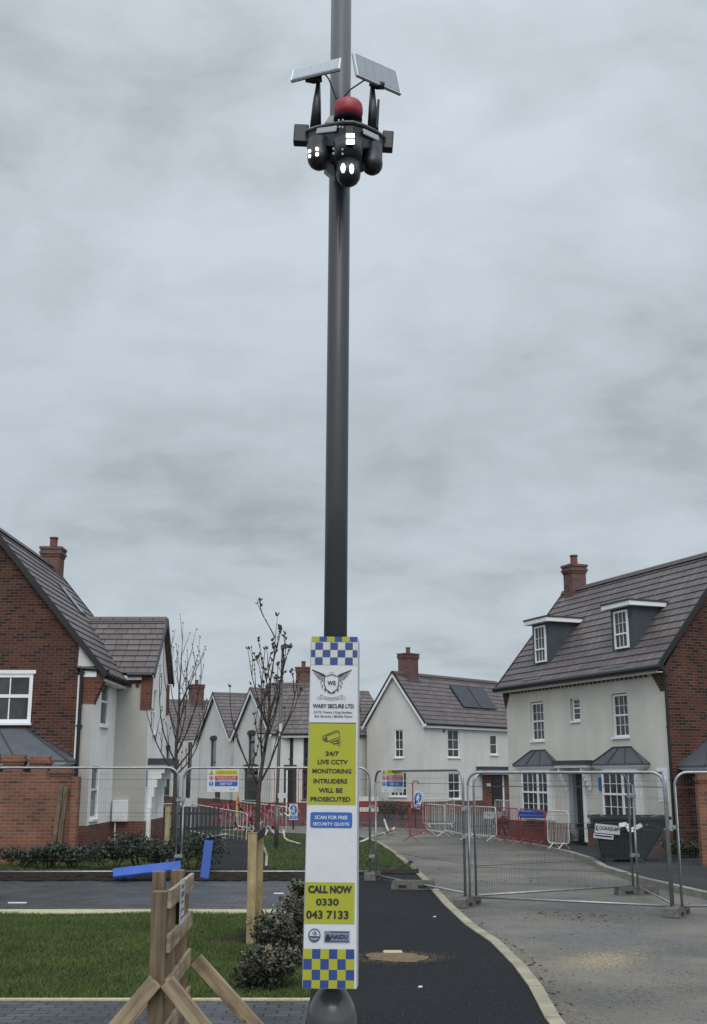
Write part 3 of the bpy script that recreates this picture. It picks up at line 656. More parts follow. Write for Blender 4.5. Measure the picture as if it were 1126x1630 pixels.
    MB().tube([(.13, yw - .06, 0), (.13, yw - .06, .72)], .022, 8).build('white_pipe', UPVC, h)
    pc = MB().box(MX, 3.0, 2.20, MX + .56, 4.9, 2.36).build('porch_canopy', LEAD_D, h)
    MB().box(MX, 3.05, 2.12, MX + .50, 4.85, 2.198).build('soffit', WHITE_PAINT, pc)
    for y in (3.12, 4.65):
        k = MB()
        for i, (a, b) in enumerate(((.44, .14), (.36, .16), (.25, .22), (.18, .25), (.12, .3))):
            z1 = 2.118 - sum(x[1] for x in ((.44, .14), (.36, .16), (.25, .22), (.18, .25), (.12, .3))[:i]); k.box(MX + .002, y, z1 - b, MX + a, y + .09, z1)
        k.build('bracket', WHITE_PAINT, pc)
    MB().box(MX + .003, 2.98, 0.1, MX + .13, 3.09, 1.04).build('door_pilaster', WHITE_PAINT, h)
    MB().box(MX + .001, 2.86, 1.6, MX + .02, 2.92, 2.05).build('number_plate', BLUE_SIGN, h)
    return h
left_house()

# ------------------------------------------------------------------ white house in the middle distance
def middle_house():
    ang = R(47); h = thing('white_house', 'white rendered house with brown tiled roof, brick chimney and roof solar panels', 'house', (3.60, 58.85, 0), ang)
    GW, Lx, E, RZ = 3.95, 9.0, 4.5, 7.25
    I = Matrix.Identity(4); G = TR(0, GW, 0, R(-90))   # gable: local x runs from back to front corner
    up = [(1.95, 2.83, 2.95, 4.28), (5.65, 3.02, 6.35, 4.10)]; lo = [(1.95, .72, 2.95, 2.05)]
    w = MB(); wallgrid(w, I, 0, Lx, .62, E, up + lo, .1); gh = [(1.95, 2.82, 2.55, 4.25), (1.6, .86, 2.75, 2.1)]
    wallgrid(w, G, 0, GW, .62, E, gh, .1); w.M = None; w.face([(0, 0, E), (0, GW, E), (0, GW / 2, RZ - .1)]); w.face([(Lx, 0, 0), (Lx, GW, 0), (Lx, GW, E), (Lx, GW / 2, RZ - .1), (Lx, 0, E)]); w.face([(0, GW, 0), (Lx, GW, 0), (Lx, GW, E), (0, GW, E)])
    w.build('wall', RENDER_WHITE, h)
    p = MB(); p.box(-.02, -.02, -.05, Lx, GW + .02, .62); p.build('plinth', BRICK_PL, h)
    for a in up[:1] + lo: window(h, TR(a[0], .06, a[1]), a[2] - a[0], a[3] - a[1], 2, (1, 2), (.42,), .06, .025)
    a = up[1]; window(h, TR(a[0], .06, a[1]), a[2] - a[0], a[3] - a[1], 1, (2,), (), .07, .03)
    window(h, G @ TR(1.95, .06, 2.82), .6, 1.43, 2, (1, 2), (.42,), .06, .025); window(h, G @ TR(1.6, .06, .86), 1.15, 1.24, (2, 2), (1, 2), (.42,), .06, .025, mull=(.57,))
    r = MB(); roofplane(r, (-.15, -.2, E), (Lx + .1, -.2, E), (-.15, GW / 2, RZ), (Lx + .1, GW / 2, RZ), .30); roofplane(r, (Lx + .1, GW + .2, E), (-.15, GW + .2, E), (Lx + .1, GW / 2, RZ), (-.15, GW / 2, RZ), .30)
    ridge(r, (-.15, GW / 2, RZ), (Lx + .1, GW / 2, RZ)); ro = r.build('roof', TILE, h)
    v = MB(); b = MB()
    for ya in (-.24, GW + .24): v.bar((-.17, ya, E - .0), (-.17, GW / 2, RZ + .02), .04, .09); b.bar((-.155, ya, E - .14), (-.155, GW / 2, RZ - .12), .04, .17)
    v.build('verge', BLACK_PL, ro); b.build('bargeboard', WHITE_PAINT, ro)
    MB().tube([(-.12, -.25, E - .02), (Lx, -.25, E - .02)], .055, 8).build('gutter', BLACK_PL, h); MB().box(-.12, -.19, E - .2, Lx, -.0, E - .06).build('soffit', WHITE_PAINT, h)
    chimney(h, 1.15, GW / 2, RZ - .75, RZ + 1.05, .85, .70)
    n = Vector((0, -(RZ - E), GW / 2 + .2)).normalized()
    pt = lambda x, f: Vector((x, -.2 + (GW / 2 + .2) * f, E + (RZ - E) * f)) + n * .07
    for x0 in (4.05, 5.62): MB().prism([pt(x0, .36), pt(x0 + 1.5, .36), pt(x0 + 1.5, .80), pt(x0, .80)], n * .04).build('solar_panel', PVDARK, h)
    c = MB().box(4.35, -.7, 2.22, 7.2, -.001, 2.38).build('porch_canopy', LEAD_D, h); MB().box(4.45, -.62, 1.98, 7.1, -.02, 2.218).build('soffit', WHITE_PAINT, c)
    MB().box(4.85, -.05, -.02, 7.3, -.021, 1.95).build('porch_brickwork', BRICK_PL, h)
    d = MB().box(5.65, -.10, .05, 6.55, -.055, 1.88).build('door', BLACK_PL, h); MB().box(6.56, -.11, .05, 6.72, -.056, 1.9).build('door_jamb', WHITE_PAINT, h)
    MB().box(5.15, -.09, 1.35, 5.5, -.055, 1.5).build('notice_plate', WHITE_PAINT, h)
    MB().box(1.55, -.03, 4.1, 1.68, -.002, 4.25).build('vent', LEAD_D, h)
    return h
middle_house()

# ------------------------------------------------------------------ far terrace: gabled white houses along the bending street
def gable_house(name, label, front_near, front_far, E, RZ, depth, wins, chim=None, side=None, extra=None):
    a = Vector((*front_far, 0)); b = Vector((*front_near, 0)); d = b - a; GW = d.length
    h = thing(name, label, 'house', a, math.atan2(d.y, d.x))
    w = MB(); wallgrid(w, Matrix.Identity(4), 0, GW, .55, E, [x[:4] for x in wins], .12)
    w.face([(0, 0, E), (GW, 0, E), (GW / 2, 0, RZ - .12)]); w.face([(0, 0, .55), (0, depth, .55), (0, depth, E), (0, 0, E)]); w.face([(GW, 0, .55), (GW, depth, .55), (GW, depth, E), (GW, 0, E)]); w.face([(0, depth, .5), (GW, depth, .5), (GW, depth, E), (GW / 2, depth, RZ - .1), (0, depth, E)])
    w.build('wall', RENDER_FAR, h); MB().box(-.02, -.03, -.05, GW + .02, depth, .55).build('plinth', BRICK_PL, h)
    for x in wins:
        window(h, TR(x[0], .09, x[1]), x[2] - x[0], x[3] - x[1], 1, 1, ((x[3] - x[1]) * .3,), .07, .03, False, frame=LEAD_D)
        t = MB(); xc = (x[0] + x[2]) / 2; hw = (x[2] - x[0]) / 2 + .12
        t.prism([(xc - hw, -.03, x[3])] + [(xc + hw * math.cos(R(k)), -.03, x[3] + .12 + .12 * math.sin(R(k))) for k in range(180, -1, -30)][::1] + [(xc + hw, -.03, x[3])], (0, .028, 0))
        t.build('brick_lintel', DARKREV, h); MB().box(x[0] - .06, -.05, x[1] - .2, x[2] + .06, -.0, x[1] - .01).build('brick_sill', DARKREV, h)
    r = MB(); roofplane(r, (-.2, depth, E - .15), (-.2, -.15, E - .15), (GW / 2, depth, RZ), (GW / 2, -.15, RZ), .34); roofplane(r, (GW + .2, -.15, E - .15), (GW + .2, depth, E - .15), (GW / 2, -.15, RZ), (GW / 2, depth, RZ), .34)
    ridge(r, (GW / 2, -.15, RZ), (GW / 2, depth, RZ)); ro = r.build('roof', TILE, h)
    v = MB(); bb = MB()
    for x in (-.24, GW + .24): v.bar((x, -.17, E - .14), (GW / 2, -.17, RZ + .03), .04, .10); bb.bar((x, -.155, E - .30), (GW / 2, -.155, RZ - .13), .04, .20)
    v.build('verge', BLACK_PL, ro); bb.build('bargeboard', WHITE_PAINT, ro)
    if chim: chimney(h, *chim)
    if side: side(h, GW)
    return h
def far_terrace():
    E, RZ = 4.15, 6.60
    C0, C1 = Vector((-4.25, 60.0)), Vector((-6.85, 66.0)); dv = (C0 - C1).normalized()
    def street_house():
        h = thing('terrace_house', 'white terrace house front with dark door and tall windows, left beside the poster', 'house', (-4.15, 60.4, 0), R(-7)); GW = 0
        L_ = 3.9; ws = [(.68, 2.2, 1.02, 3.85), (1.55, 2.2, 1.95, 3.85), (1.5, .7, 1.95, 2.25)]
        M = Matrix.Identity(4)
        w = MB(); wallgrid(w, M, .0, L_, .55, 4.1, ws, .12); w.M = M; w.face([(L_, 0, .5), (L_, 5, .5), (L_, 5, 4.1), (L_, 2.5, 6.6), (L_, 0, 4.1)]); w.build('street_wall', RENDER_FAR, h)
        MB(M).box(.0, -.03, -.05, L_, 5, .55).build('plinth', BRICK_PL, h)
        for x in ws: window(h, M @ TR(x[0], .09, x[1]), x[2] - x[0], x[3] - x[1], 1, 1, (.55,), .08, .03, True, frame=LEAD_D, sillmat=DARKREV)
        r = MB(M); roofplane(r, (-.9, -.25, 4.05), (L_ + .2, -.25, 4.05), (-.9, 2.5, 6.85), (L_ + .2, 2.5, 6.85), .34); roofplane(r, (L_ + .2, 5.2, 4.05), (-.9, 5.2, 4.05), (L_ + .2, 2.5, 6.85), (-.9, 2.5, 6.85), .34); ridge(r, (-.9, 2.5, 6.85), (L_ + .2, 2.5, 6.85)); r.build('street_roof', TILE, h)
        MB(M).tube([(0, -.3, 4.02), (L_, -.3, 4.02)], .06, 8).build('gutter', BLACK_PL, h); MB(M).box(.0, -.24, 3.84, L_, -.0, 3.98).build('soffit', WHITE_PAINT, h)
        s_ = MB(M); s_.box(.42, -.06, 0, .66, -.0, 2.2); s_.box(1.02, -.06, 0, 1.2, -.0, 2.2); s_.box(.42, -.062, 2.2, 1.2, -.0, 2.45); s_.build('door_brickwork', DARKREV, h)
        MB(M).box(.74, -.03, .1, 1.02, -.002, 2.18).build('door', BLACK_PL, h)
        MB(M).box(.66, -.05, .1, .74, -.002, 2.18).build('door_jamb', WHITE_PAINT, h)
        chimney(h, 1.05, 2.75, 6.1, 7.75, .72, .7)
    street_house()
    gw = 6.5
    gable_house('terrace_house', 'white gabled terrace house right behind the crown of the near young tree', C0, C1, E, RZ, 7, [(2.6, 2.15, 3.8, 4.1), (2.0, .6, 4.4, 2.3)])
    gable_house('terrace_house', 'white gabled house standing behind the construction site sign, narrow window in its gable', (-7.15, 67.2), (-9.85, 73.2), E, 6.85, 9, [(2.6, 2.1, 3.8, 4.05), (3.6, .6, 4.8, 2.2)], (4.2, 7.2, 6.2, 7.9, 1.0, .7))
    gable_house('terrace_house', 'white house with long brown roof and brick chimney, furthest along the row of gables', (-11.4, 76.0), (-14.2, 82.0), E, 7.0, 9.5, [(3.2, 2.2, 4.2, 3.7), (2.6, .6, 4.4, 2.1)], (3.3, 2.0, 6.3, 8.1, 1.05, .8))
    # recessed link with a downpipe between the two gables
    lk = thing('link_building', 'narrow dark grey link wall with black downpipe between two white gables', 'building', (-6.9, 66.3, 0), math.atan2(-6.0, 2.6))
    MB().box(-1.0, 1.0, 0, .3, 3, 4.2).build('wall', RENDER_DGREY, lk); downpipe(lk, -.25, .95, 0, 4.2, .12)
    lk2 = thing('link_building', 'recessed white front with one tall window between the construction sign house and the long roof', 'building', (-11.2, 75.6, 0), math.atan2(-2.6, 1.4))
    w = MB(); wallgrid(w, Matrix.Identity(4), 0, 3.2, 0, 4.1, [(1.0, 2.0, 1.8, 4.0), (.8, .5, 1.7, 2.3)], .1); w.build('wall', RENDER_FAR, lk2)
    for a in ((1.0, 2.0, 1.8, 4.0), (.8, .5, 1.7, 2.3)): window(lk2, TR(a[0], .06, a[1]), a[2] - a[0], a[3] - a[1], 1, 1, (.6,), .08, .03, False, frame=LEAD_D)
    # brick house peeping out to the right of the poster
    b = thing('brick_house', 'plain red brick house with brown roof half hidden behind the striped poster', 'house', (-2.4, 68, 0))
    w = MB(); wallgrid(w, Matrix.Identity(4), 0, 3.9, 0, 4.6, [(3.0, 2.2, 3.5, 3.9), (2.85, .1, 3.45, 2.05)], .1); w.face([(0, 0, 0), (0, 6, 0), (0, 6, 4.6), (0, 0, 4.6)]); w.face([(3.9, 0, 0), (3.9, 6, 0), (3.9, 6, 4.6), (3.9, 0, 4.6)]); w.build('wall', BRICK_PL, b)
    window(b, TR(3.0, .05, 2.2), .5, 1.7, 1, 1, (.6,), .07, .03, frame=LEAD_D)
    d = MB().box(2.87, .02, .1, 3.43, .06, 2.03).build('door', UPVC, b); MB().box(3.0, .012, .6, 3.3, .019, 1.9).build('pane', GLASS, d)
    r = MB(); roofplane(r, (-.2, -.2, 4.5), (4.1, -.2, 4.5), (-.2, 2.6, 7.4), (2.0, 2.6, 7.4), .33); roofplane(r, (4.1, -.2, 4.5), (4.1, 6.2, 4.5), (2.0, 2.6, 7.4), (2.0, 3.4, 7.4), .33); roofplane(r, (4.1, 6.2, 4.5), (-.2, 6.2, 4.5), (2.0, 3.4, 7.4), (-.2, 3.4, 7.4), .33); r.build('roof', TILE, b)
    MB().box(-.2, -.22, 4.32, 4.1, -.0, 4.45).build('soffit', WHITE_PAINT, b)
far_terrace()

# ------------------------------------------------------------------ garden walls
def garden_wall(label, x0, x1, Y, base_h, caps, name='garden_wall'):
    h = thing(name, label, 'wall', ((x0 + x1) / 2, Y, 0)); c = (x1 - x0) / 2
    MB().box(-c, 0, 0, c, .225, base_h).build('brickwork', BRICK_GW, h)
    k = MB()
    for a, b, z in caps:
        a -= (x0 + x1) / 2; b -= (x0 + x1) / 2
        k.box(a, -.01, base_h - .22, b, .235, z - .16); k.box(a - .03, -.03, z - .158, b + .03, .255, z - .10); k.box(a - .06, -.06, z - .098, b + .06, .285, z - .04); k.box(a - .02, -.02, z - .038, b + .02, .245, z + .05)
    k.build('stepped_caps', BRICK_GW, h)
    return h
garden_wall('orange brick garden wall with raised stepped caps at the left edge', -9.6, -6.32, 26.0, 1.98, [(-8.3, -8.02, 2.33), (-7.86, -7.42, 2.30), (-7.24, -6.86, 2.27), (-6.78, -6.36, 2.05)])
MB().box(-6.30, 25.95, 0, -6.14, 26.2, 1.88).build('brick_pier', BRICK_GW, origin=(-6.2, 26, 0)); tag(bpy.data.objects['brick_pier'], 'slim brick end pier beside the brown timber gate post', 'pier')
tp = MB().bar((-6.62, 25.86, 0), (-6.50, 25.92, 1.68), .09, .1, (0, 1, 0)); tp.bar((-6.51, 25.90, 0), (-6.40, 25.93, 1.66), .10, .06, (0, 1, 0))
tag(tp.build('timber_post', TIMB_P, origin=(-6.55, 25.9, 0)), 'brown timber post leaning against the left brick garden wall', 'post')
garden_wall('orange brick garden wall behind the fence at the right edge', 7.55, 12.5, 25.5, 1.72, [(7.6, 12.5, 1.9)])

# ------------------------------------------------------------------ temporary mesh fence panels
def panel_mesh():
    Wd, H, r, rc = 3.5, 2.05, .021, .20; z0 = .14
    p = [(x, 0, z) for x, z in [(0, .03)] + [(0, H - rc)] + arc((rc, H - rc), rc, 180, 90, 6) + arc((Wd - rc, H - rc), rc, 90, 0, 6) + [(Wd, .03)]]
    f = MB().tube(p, r, 8); f.tube([(0, 0, z0), (Wd, 0, z0)], r * .85, 8)
    m = MB(); n = 76
    for i in range(1, n): x = Wd * i / n; m.bar((x, -.004, z0), (x, -.004, H - .01), .0016, .0016)
    for k in range(7): z = z0 + .22 + k * .26; m.bar((0, .002, z), (Wd, .002, z), .0024, .0024)
    for k in range(3): z = z0 + .45 + k * .62; m.bar((0, .004, z), (Wd, .004, z), .006, .007)
    return f, m
def fence_panel(label, a, b, group='mesh fence panels across the road', z=0.):
    a, b = Vector((*a, z)), Vector((*b, z)); d = b - a
    o = thing('mesh_fence', label, 'fence', a, math.atan2(d.y, d.x), group)
    if not hasattr(fence_panel, 'me'):
        f, m = panel_mesh(); fo = f.build('frame', GALV, o, smooth=True); mo = m.build('wire_mesh', WIRE, o); fence_panel.me = (fo, mo)
    else:
        for s_ in fence_panel.me: c = s_.copy(); COL.objects.link(c); c.parent = o
    k = d.length / 3.5; o.scale = (k, 1, 1)
    return o
Pn = [((-6.93, 22.25), (-3.36, 22.3), 0., 'leftmost mesh fence panel, in front of the hedge and brick garden wall'),
      ((-3.26, 22.3), (.31, 22.3), 0., 'mesh fence panel carrying the big construction sign, left of the poster'),
      ((.42, 22.2), (1.78, 18.9), -.06, 'slanting mesh fence panel with the small site sign, right of the poster'),
      ((1.84, 18.75), (4.66, 17.45), -.1, 'mesh fence panel crossing the road nearest the camera, skip seen through it'),
      ((1.96, 18.95), (4.86, 20.6), -.1, 'mesh fence panel folded back behind the front panel on the road'),
      ((4.92, 20.5), (4.74, 17.65), -.1, 'end mesh fence panel seen almost edge-on between two posts at right'),
      ((4.82, 17.45), (8.3, 17.5), -.1, 'mesh fence panel cut by the right edge of the photo')]
for a, b, z, l in Pn: fence_panel(l, a, b, z=z)
def fence_foot(label, x, y, z, rz, clipz=()):
    o = thing('ballast_block', label, 'fence foot', (x, y, z), rz, 'concrete feet of the mesh fence')
    m = MB(); m.prism([(-.36, -.11, 0), (.36, -.11, 0), (.34, -.10, .13), (-.34, -.10, .13)], (0, .21, 0)); m.build('block', CONC, o, bevel=.015)
    MB().box(-.24, -.116, .03, -.1, -.112, .075).build('hand_hole', RUBBER, o); MB().box(.1, -.116, .03, .24, -.112, .075).build('hand_hole', RUBBER, o)
for x, y, z, rz, l in ((.36, 22.25, 0, 80, 'concrete fence foot on the black path just right of the poster'), (1.03, 20.4, 0, -12, 'concrete fence foot beside the kerb under the slanting fence panel'), (1.8, 18.75, -.1, 65, 'concrete fence foot on the road beside the kerb, under the coupled posts'), (4.89, 20.5, -.1, 8, 'concrete fence foot lying crosswise under the far post on the road'), (4.76, 17.5, -.1, 62, 'concrete fence foot nearest the right edge, under the coupled right posts')):
    fence_foot(l, x, y, z, R(rz))
def clip(label, x, y, z, w):
    o = MB().box(-w, -.045, -.028, w, .045, .028).tube([(0, -.085, 0), (0, .085, 0)], .014, 6); o = o.build('fence_clip', GALV, None); o.location = (x, y, z); tag(o, label, 'fence clip', 'steel clips coupling the fence panels')
for x, y, z, l in ((-3.31, 22.3, 1.45, 'upper steel clip joining the two left fence panels'), (-3.31, 22.3, .42, 'lower steel clip joining the two left fence panels'), (.365, 22.25, 1.32, 'upper steel clip on the posts right of the poster'), (.365, 22.25, .42, 'lower steel clip on the posts right of the poster'), (1.81, 18.83, .95, 'steel clip at mid height on the coupled posts by the kerb'), (1.81, 18.83, 1.38, 'topmost steel clip on the coupled posts by the kerb'), (4.76, 17.5, 1.15, 'steel clip on the coupled posts nearest the right edge'), (4.9, 20.55, .55, 'steel clip low on the far post behind the skip panel'), (4.9, 20.55, 1.55, 'steel clip high on the far post behind the skip panel')):
    clip(l, x, y, z, .075)

# ------------------------------------------------------------------ site signs
def sign_board(label, M, w, h, loc, rz, cat='sign', full=True):
    o = thing('site_sign', label, cat, loc, rz)
    MB().box(-w / 2, -.004, 0, w / 2, .004, h).build('board', P_WHITE, o)
    y = -.006; k = h / .40
    rows = ((.30, .385, SIGN_Y), (.20, .285, SIGN_R), (.10, .185, BLUE_SIGN)); lx = -w / 2 + w * .24
    for z0, z1, m in rows: MB().box(lx, y, z0 * k, w / 2 - .02, -.0042, z1 * k).build('band', m, o)
    b = MB(); b.text('CONSTRUCTION SITE', (lx + w / 2 - .02) / 2, .342 * k, (w / 2 - .02 - lx) * .86, .038 * k, -.0075); b.build('lettering', P_BLK, o)
    b = MB(); b.text('KEEP OUT', (lx + w / 2 - .02) / 2, .142 * k, (w / 2 - .02 - lx) * .55, .045 * k, -.0075); b.build('lettering', P_TXTW, o)
    b = MB(); b.text('DANGEROUS SITE KEEP', (lx + w / 2 - .02) / 2, .260 * k, (w / 2 - .02 - lx) * .86, .024 * k, -.0075); b.text('CHILDREN OFF THIS SITE', (lx + w / 2 - .02) / 2, .222 * k, (w / 2 - .02 - lx) * .8, .024 * k, -.0075); b.build('lettering', P_TXTW, o)
    cx = -w / 2 + w * .125
    t = MB(); t.face([(cx - .05 * k, y, .305 * k), (cx + .05 * k, y, .305 * k), (cx, y, .385 * k)]); t.build('warning_triangle', SIGN_Y, o); MB().stroke([(cx - .05 * k, .305 * k), (cx + .05 * k, .305 * k), (cx, .385 * k)], .009 * k, y - .001, True).stroke([(cx, .32 * k), (cx, .355 * k)], .012 * k, y - .001).build('warning_mark', P_BLK, o)
    d = lambda z, r_: [(cx + r_ * math.cos(R(a)), y, z + r_ * math.sin(R(a))) for a in range(0, 360, 20)]
    MB().stroke([(p[0], p[2]) for p in d(.243 * k, .036 * k)], .012 * k, y, True).stroke([(cx - .026 * k, .268 * k), (cx + .026 * k, .218 * k)], .010 * k, y - .001).build('prohibition_ring', SIGN_R, o)
    MB().face(d(.243 * k, .018 * k)).build('prohibition_figure', P_BLK, o)
    MB().face(d(.143 * k, .042 * k)).build('mandatory_disc', BLUE_SIGN, o); MB().stroke([(cx, .17 * k), (cx, .138 * k)], .014 * k, y - .001).stroke([(cx, .128 * k), (cx, .114 * k)], .014 * k, y - .001).build('mandatory_mark', P_TXTW, o)
    f = MB(); f.text('- -', w * .30, .045 * k, w * .14, .018 * k, y); f.stroke([(-w * .3, .05 * k), (-w * .27, .03 * k), (-w * .33, .03 * k)], .008 * k, y, True); f.build('footer_mark', P_BLK, o)
    return o
sign_board('construction site keep out sign on the mesh fence left of the poster', None, .60, .42, (-2.50, 22.26, 1.60), 0)
sign_board('small narrow site sign tied to the slanting fence panel right of the poster', None, .52, .43, (.72, 21.45, 1.60), math.atan2(-3.3, 1.36) + R(28))
def blue_disc_sign(label, loc, rz, tilt, w, h, post, name='pedestrian_sign', roll=0.):
    o = thing(name, label, 'sign', loc, rz)
    M = Matrix.Translation((0, 0, post)) @ Matrix.Rotation(tilt, 4, 'X') @ Matrix.Rotation(roll, 4, 'Y')
    MB(M).box(-w / 2, -.004, 0, w / 2, .004, h).build('board', P_WHITE, o)
    MB(M).face([(w * .42 * math.cos(R(a)), -.006, h * .63 + h * .31 * math.sin(R(a))) for a in range(0, 360, 15)]).build('blue_disc', BLUE_SIGN, o)
    MB(M).box(-w * .42, -.007, h * .06, w * .42, -.0045, h * .27).build('blue_band', BLUE_SIGN, o)
    f = MB(M); y = -.008; c = h * .63; s_ = h * .3
    f.face([(s_ * .16 * math.cos(R(a)), y, c + s_ * .62 + s_ * .16 * math.sin(R(a))) for a in range(0, 360, 30)])
    f.stroke([(0, c + s_ * .42), (0, c - s_ * .1)], s_ * .26, y); f.stroke([(0, c - s_ * .1), (-s_ * .3, c - s_ * .75)], s_ * .17, y - .0005); f.stroke([(0, c - s_ * .1), (s_ * .3, c - s_ * .75)], s_ * .17, y - .001); f.stroke([(0, c + s_ * .36), (-s_ * .38, c - s_ * .05)], s_ * .13, y - .0015); f.stroke([(0, c + s_ * .36), (s_ * .38, c - s_ * .05)], s_ * .13, y - .002)
    f.stroke([(-w * .3, h * .2), (w * .3, h * .2)], h * .03, y - .001); f.stroke([(-w * .24, h * .125), (w * .24, h * .125)], h * .03, y - .001)
    f.build('white_symbol', P_TXTW, o)
    if post > .2: MB().box(-.03, .006, 0, .03, .05, post + h * .5).build('post', BLACK_PL, o)
    return o
q = gp(467, 1321); blue_disc_sign('upright blue pedestrian sign on a black post just left of the poster', (q.x, q.y, 0), 0, 0, .30, .56, .34)
q = gp(661, 1318); blue_disc_sign('tilted blue pedestrian sign propped on the red barriers near the white house', (q.x, q.y - .4, 0), R(-10), R(-6), .33, .62, .72, roll=R(14))
q = gp(337, 1334); blue_disc_sign('blue and white sign lying flat on the path by the shrubs', (q.x - .1, q.y - .35, .03), R(-75), R(-82), .42, .62, .02, 'fallen_sign')

# ------------------------------------------------------------------ pedestrian barriers
def barrier(label, p0, p1, H, col, lean=0., feet=True, bars=14, group='red and white pedestrian barriers', roll=0.):
    a, b = Vector(p0), Vector(p1); d = b - a; Wd = Vector((d.x, d.y)).length
    o = thing('pedestrian_barrier', label, 'barrier', (a.x, a.y, a.z), math.atan2(d.y, d.x), group)
    o.rotation_euler = (lean, -math.atan2(d.z, Wd) + roll, math.atan2(d.y, d.x)); Wd = d.length; r = .017; rc = .10; zb = .14
    fr = [(x, 0, z) for x, z in arc((rc, zb + rc), rc, 270, 180, 4) + arc((rc, H - rc), rc, 180, 90, 4) + arc((Wd - rc, H - rc), rc, 90, 0, 4) + arc((Wd - rc, zb + rc), rc, 0, -90, 4)]
    MB().tube(fr, r, 6, closed=True).build('frame', col, o, smooth=True)
    m = MB(); n = bars
    for i in range(1, n): x = Wd * i / n; m.bar((x, 0, zb), (x, 0, H), .009, .009)
    m.build('bars', col, o)
    if feet:
        for x in (.2, Wd - .2):
            MB().tube([(x, -.22, .01), (x, 0, zb + .02), (x, .22, .01)], .016, 6).build('foot', col, o)
    return o
def bpx(l, x0, y0, x1, y1, H, col, **k):
    zb = .14
    a = gp(x0, y0, zb); b = gp(x1, y1, zb); a.z = b.z = 0; barrier(l, a, b, H, col, **k)
bpx('white barrier at the back in front of the white house wall', 674, 1312, 724, 1311, 1.05, WHT_P)
bpx('red barrier seen nearly end-on at the left end of the kerb row', 653, 1332, 680, 1322, .95, RED_P)
bpx('white barrier second in the kerb row, beside the end-on red barrier', 679, 1321, 709, 1326, .98, WHT_P)
bpx('white barrier third in the kerb row behind the fence posts', 709, 1322, 747, 1330, .98, WHT_P)
bpx('white barrier fourth in the row, street name plate seen through it', 750, 1328, 791, 1332, .98, WHT_P)
bpx('white barrier behind the row in front of the white house door', 789, 1311, 815, 1313, 1.0, WHT_P)
bpx('red barrier in the row in front of the flower bed', 792, 1332, 827, 1336, .98, RED_P)
bpx('red barrier in the row in front of the brick plinth under the blue pipe', 830, 1336, 869, 1341, .98, RED_P)
bpx('white barrier at the right end of the kerb row, next to the skip', 873, 1342, 907, 1344, .98, WHT_P)
bpx('red barrier behind the last white barrier before the black front door', 878, 1332, 915, 1335, .98, RED_P)
bpx('red barrier left of the blue sign in front of the brick plinth', 632, 1311, 655, 1313, .95, RED_P, bars=6)
bpx('low red barrier between the two fence posts right of the poster', 572, 1311, 600, 1312, .95, RED_P, bars=5)
bpx('large white barrier tilted over on the path between the hedge and tree', 303, 1323, 392, 1331, 1.0, WHT_P, roll=R(3), feet=False)
bpx('white barrier behind the tree trunk, in front of the red pile', 377, 1315, 455, 1321, 1.0, WHT_P, roll=R(2))
bpx('white barrier at the left beside the white house porch', 243, 1318, 293, 1319, .95, WHT_P)
bpx('red barrier in the far row before the gabled houses', 330, 1309, 392, 1309, .8, RED_P, bars=18)
bpx('red barrier in the far row left of the lamp column', 392, 1306, 440, 1307, .8, RED_P, bars=16)
bpx('red barrier in the far row half behind the poster', 448, 1310, 492, 1309, .85, RED_P, bars=16)
bpx('tall red barrier stood on end behind the tree trunk', 414, 1302, 436, 1302, 2.2, RED_P, bars=6, feet=False)
bpx('tall red barrier stood on end beside the poster', 475, 1302, 496, 1302, 2.2, RED_P, bars=6, feet=False)
# pieces of the collapsed pile
def loose(name, label, pts, r, mat, cat, n=6):
    c = Vector(pts[0]); return tag(MB().tube([Vector(p) for p in pts], r, n).build(name, mat, origin=c), label, cat)
def G(x, y, z=.03): return gp(x, y, z)
loose('barrier_rail', 'white barrier rail lying bent on the grass left of the poster', [G(452, 1322), G(453, 1334), G(458, 1338), G(478, 1344)], .03, WHT_P, 'rail')
loose('barrier_rail', 'white rail lying across the road right of the poster', [G(571, 1342, .0), G(588, 1334, .1), G(612, 1326, .3)], .03, WHT_P, 'rail')
loose('barrier_rail', 'bent white rail dropped in a V on the road', [G(612, 1305, .2), G(617, 1320, .05), G(620, 1326, 0), G(628, 1318, .1)], .035, WHT_P, 'rail')
loose('barrier_rail', 'thin red hooked rod standing above the tilted blue sign', [at(658, 1290, 38.6), at(657, 1246, 38.6), at(659, 1243.5, 38.6), at(665, 1243.5, 38.6), at(667, 1249, 38.6)], .022, RED_P, 'rod')
loose('barrier_rail', 'red rail lying on the road beside the V-shaped white rail', [G(597, 1332, .0), G(625, 1322, .1)], .03, RED_P, 'rail')
def tape_heap(label, px, seed, mat, name='barrier_tape', n=9, sp=.55, hh=.7):
    rng = random.Random(seed); c = gp(*px); m = MB()
    for k in range(n):
        P = [Vector((rng.uniform(-sp, sp), rng.uniform(-.3, .3), rng.uniform(0, hh)))]
        for j in range(4): P.append(P[-1] + Vector((rng.uniform(-.28, .28), rng.uniform(-.2, .2), rng.uniform(-.3, .3))))
        for a, b in zip(P, P[1:]):
            a.z = max(.02, a.z); b.z = max(.02, b.z); m.bar(a, b, .07, .008)
    o = m.build(name, mat); o.location = c; tag(o, label, 'tape'); return o
tape_heap('heap of torn red plastic netting and tape behind the stakes', (418, 1330), 3, RED_P, n=16, sp=.7)
tape_heap('strips of torn white plastic tape hanging by the stakes', (430, 1331), 4, WHT_P, n=9, sp=.5, hh=.9)
tape_heap('crumpled striped tape between the far red barriers', (384, 1312), 9, RED_P, n=10, sp=.9, hh=.8)
b = thing('plastic_barrier', 'red and white boarded plastic barrier between the fence posts', 'barrier', gp(582, 1316))
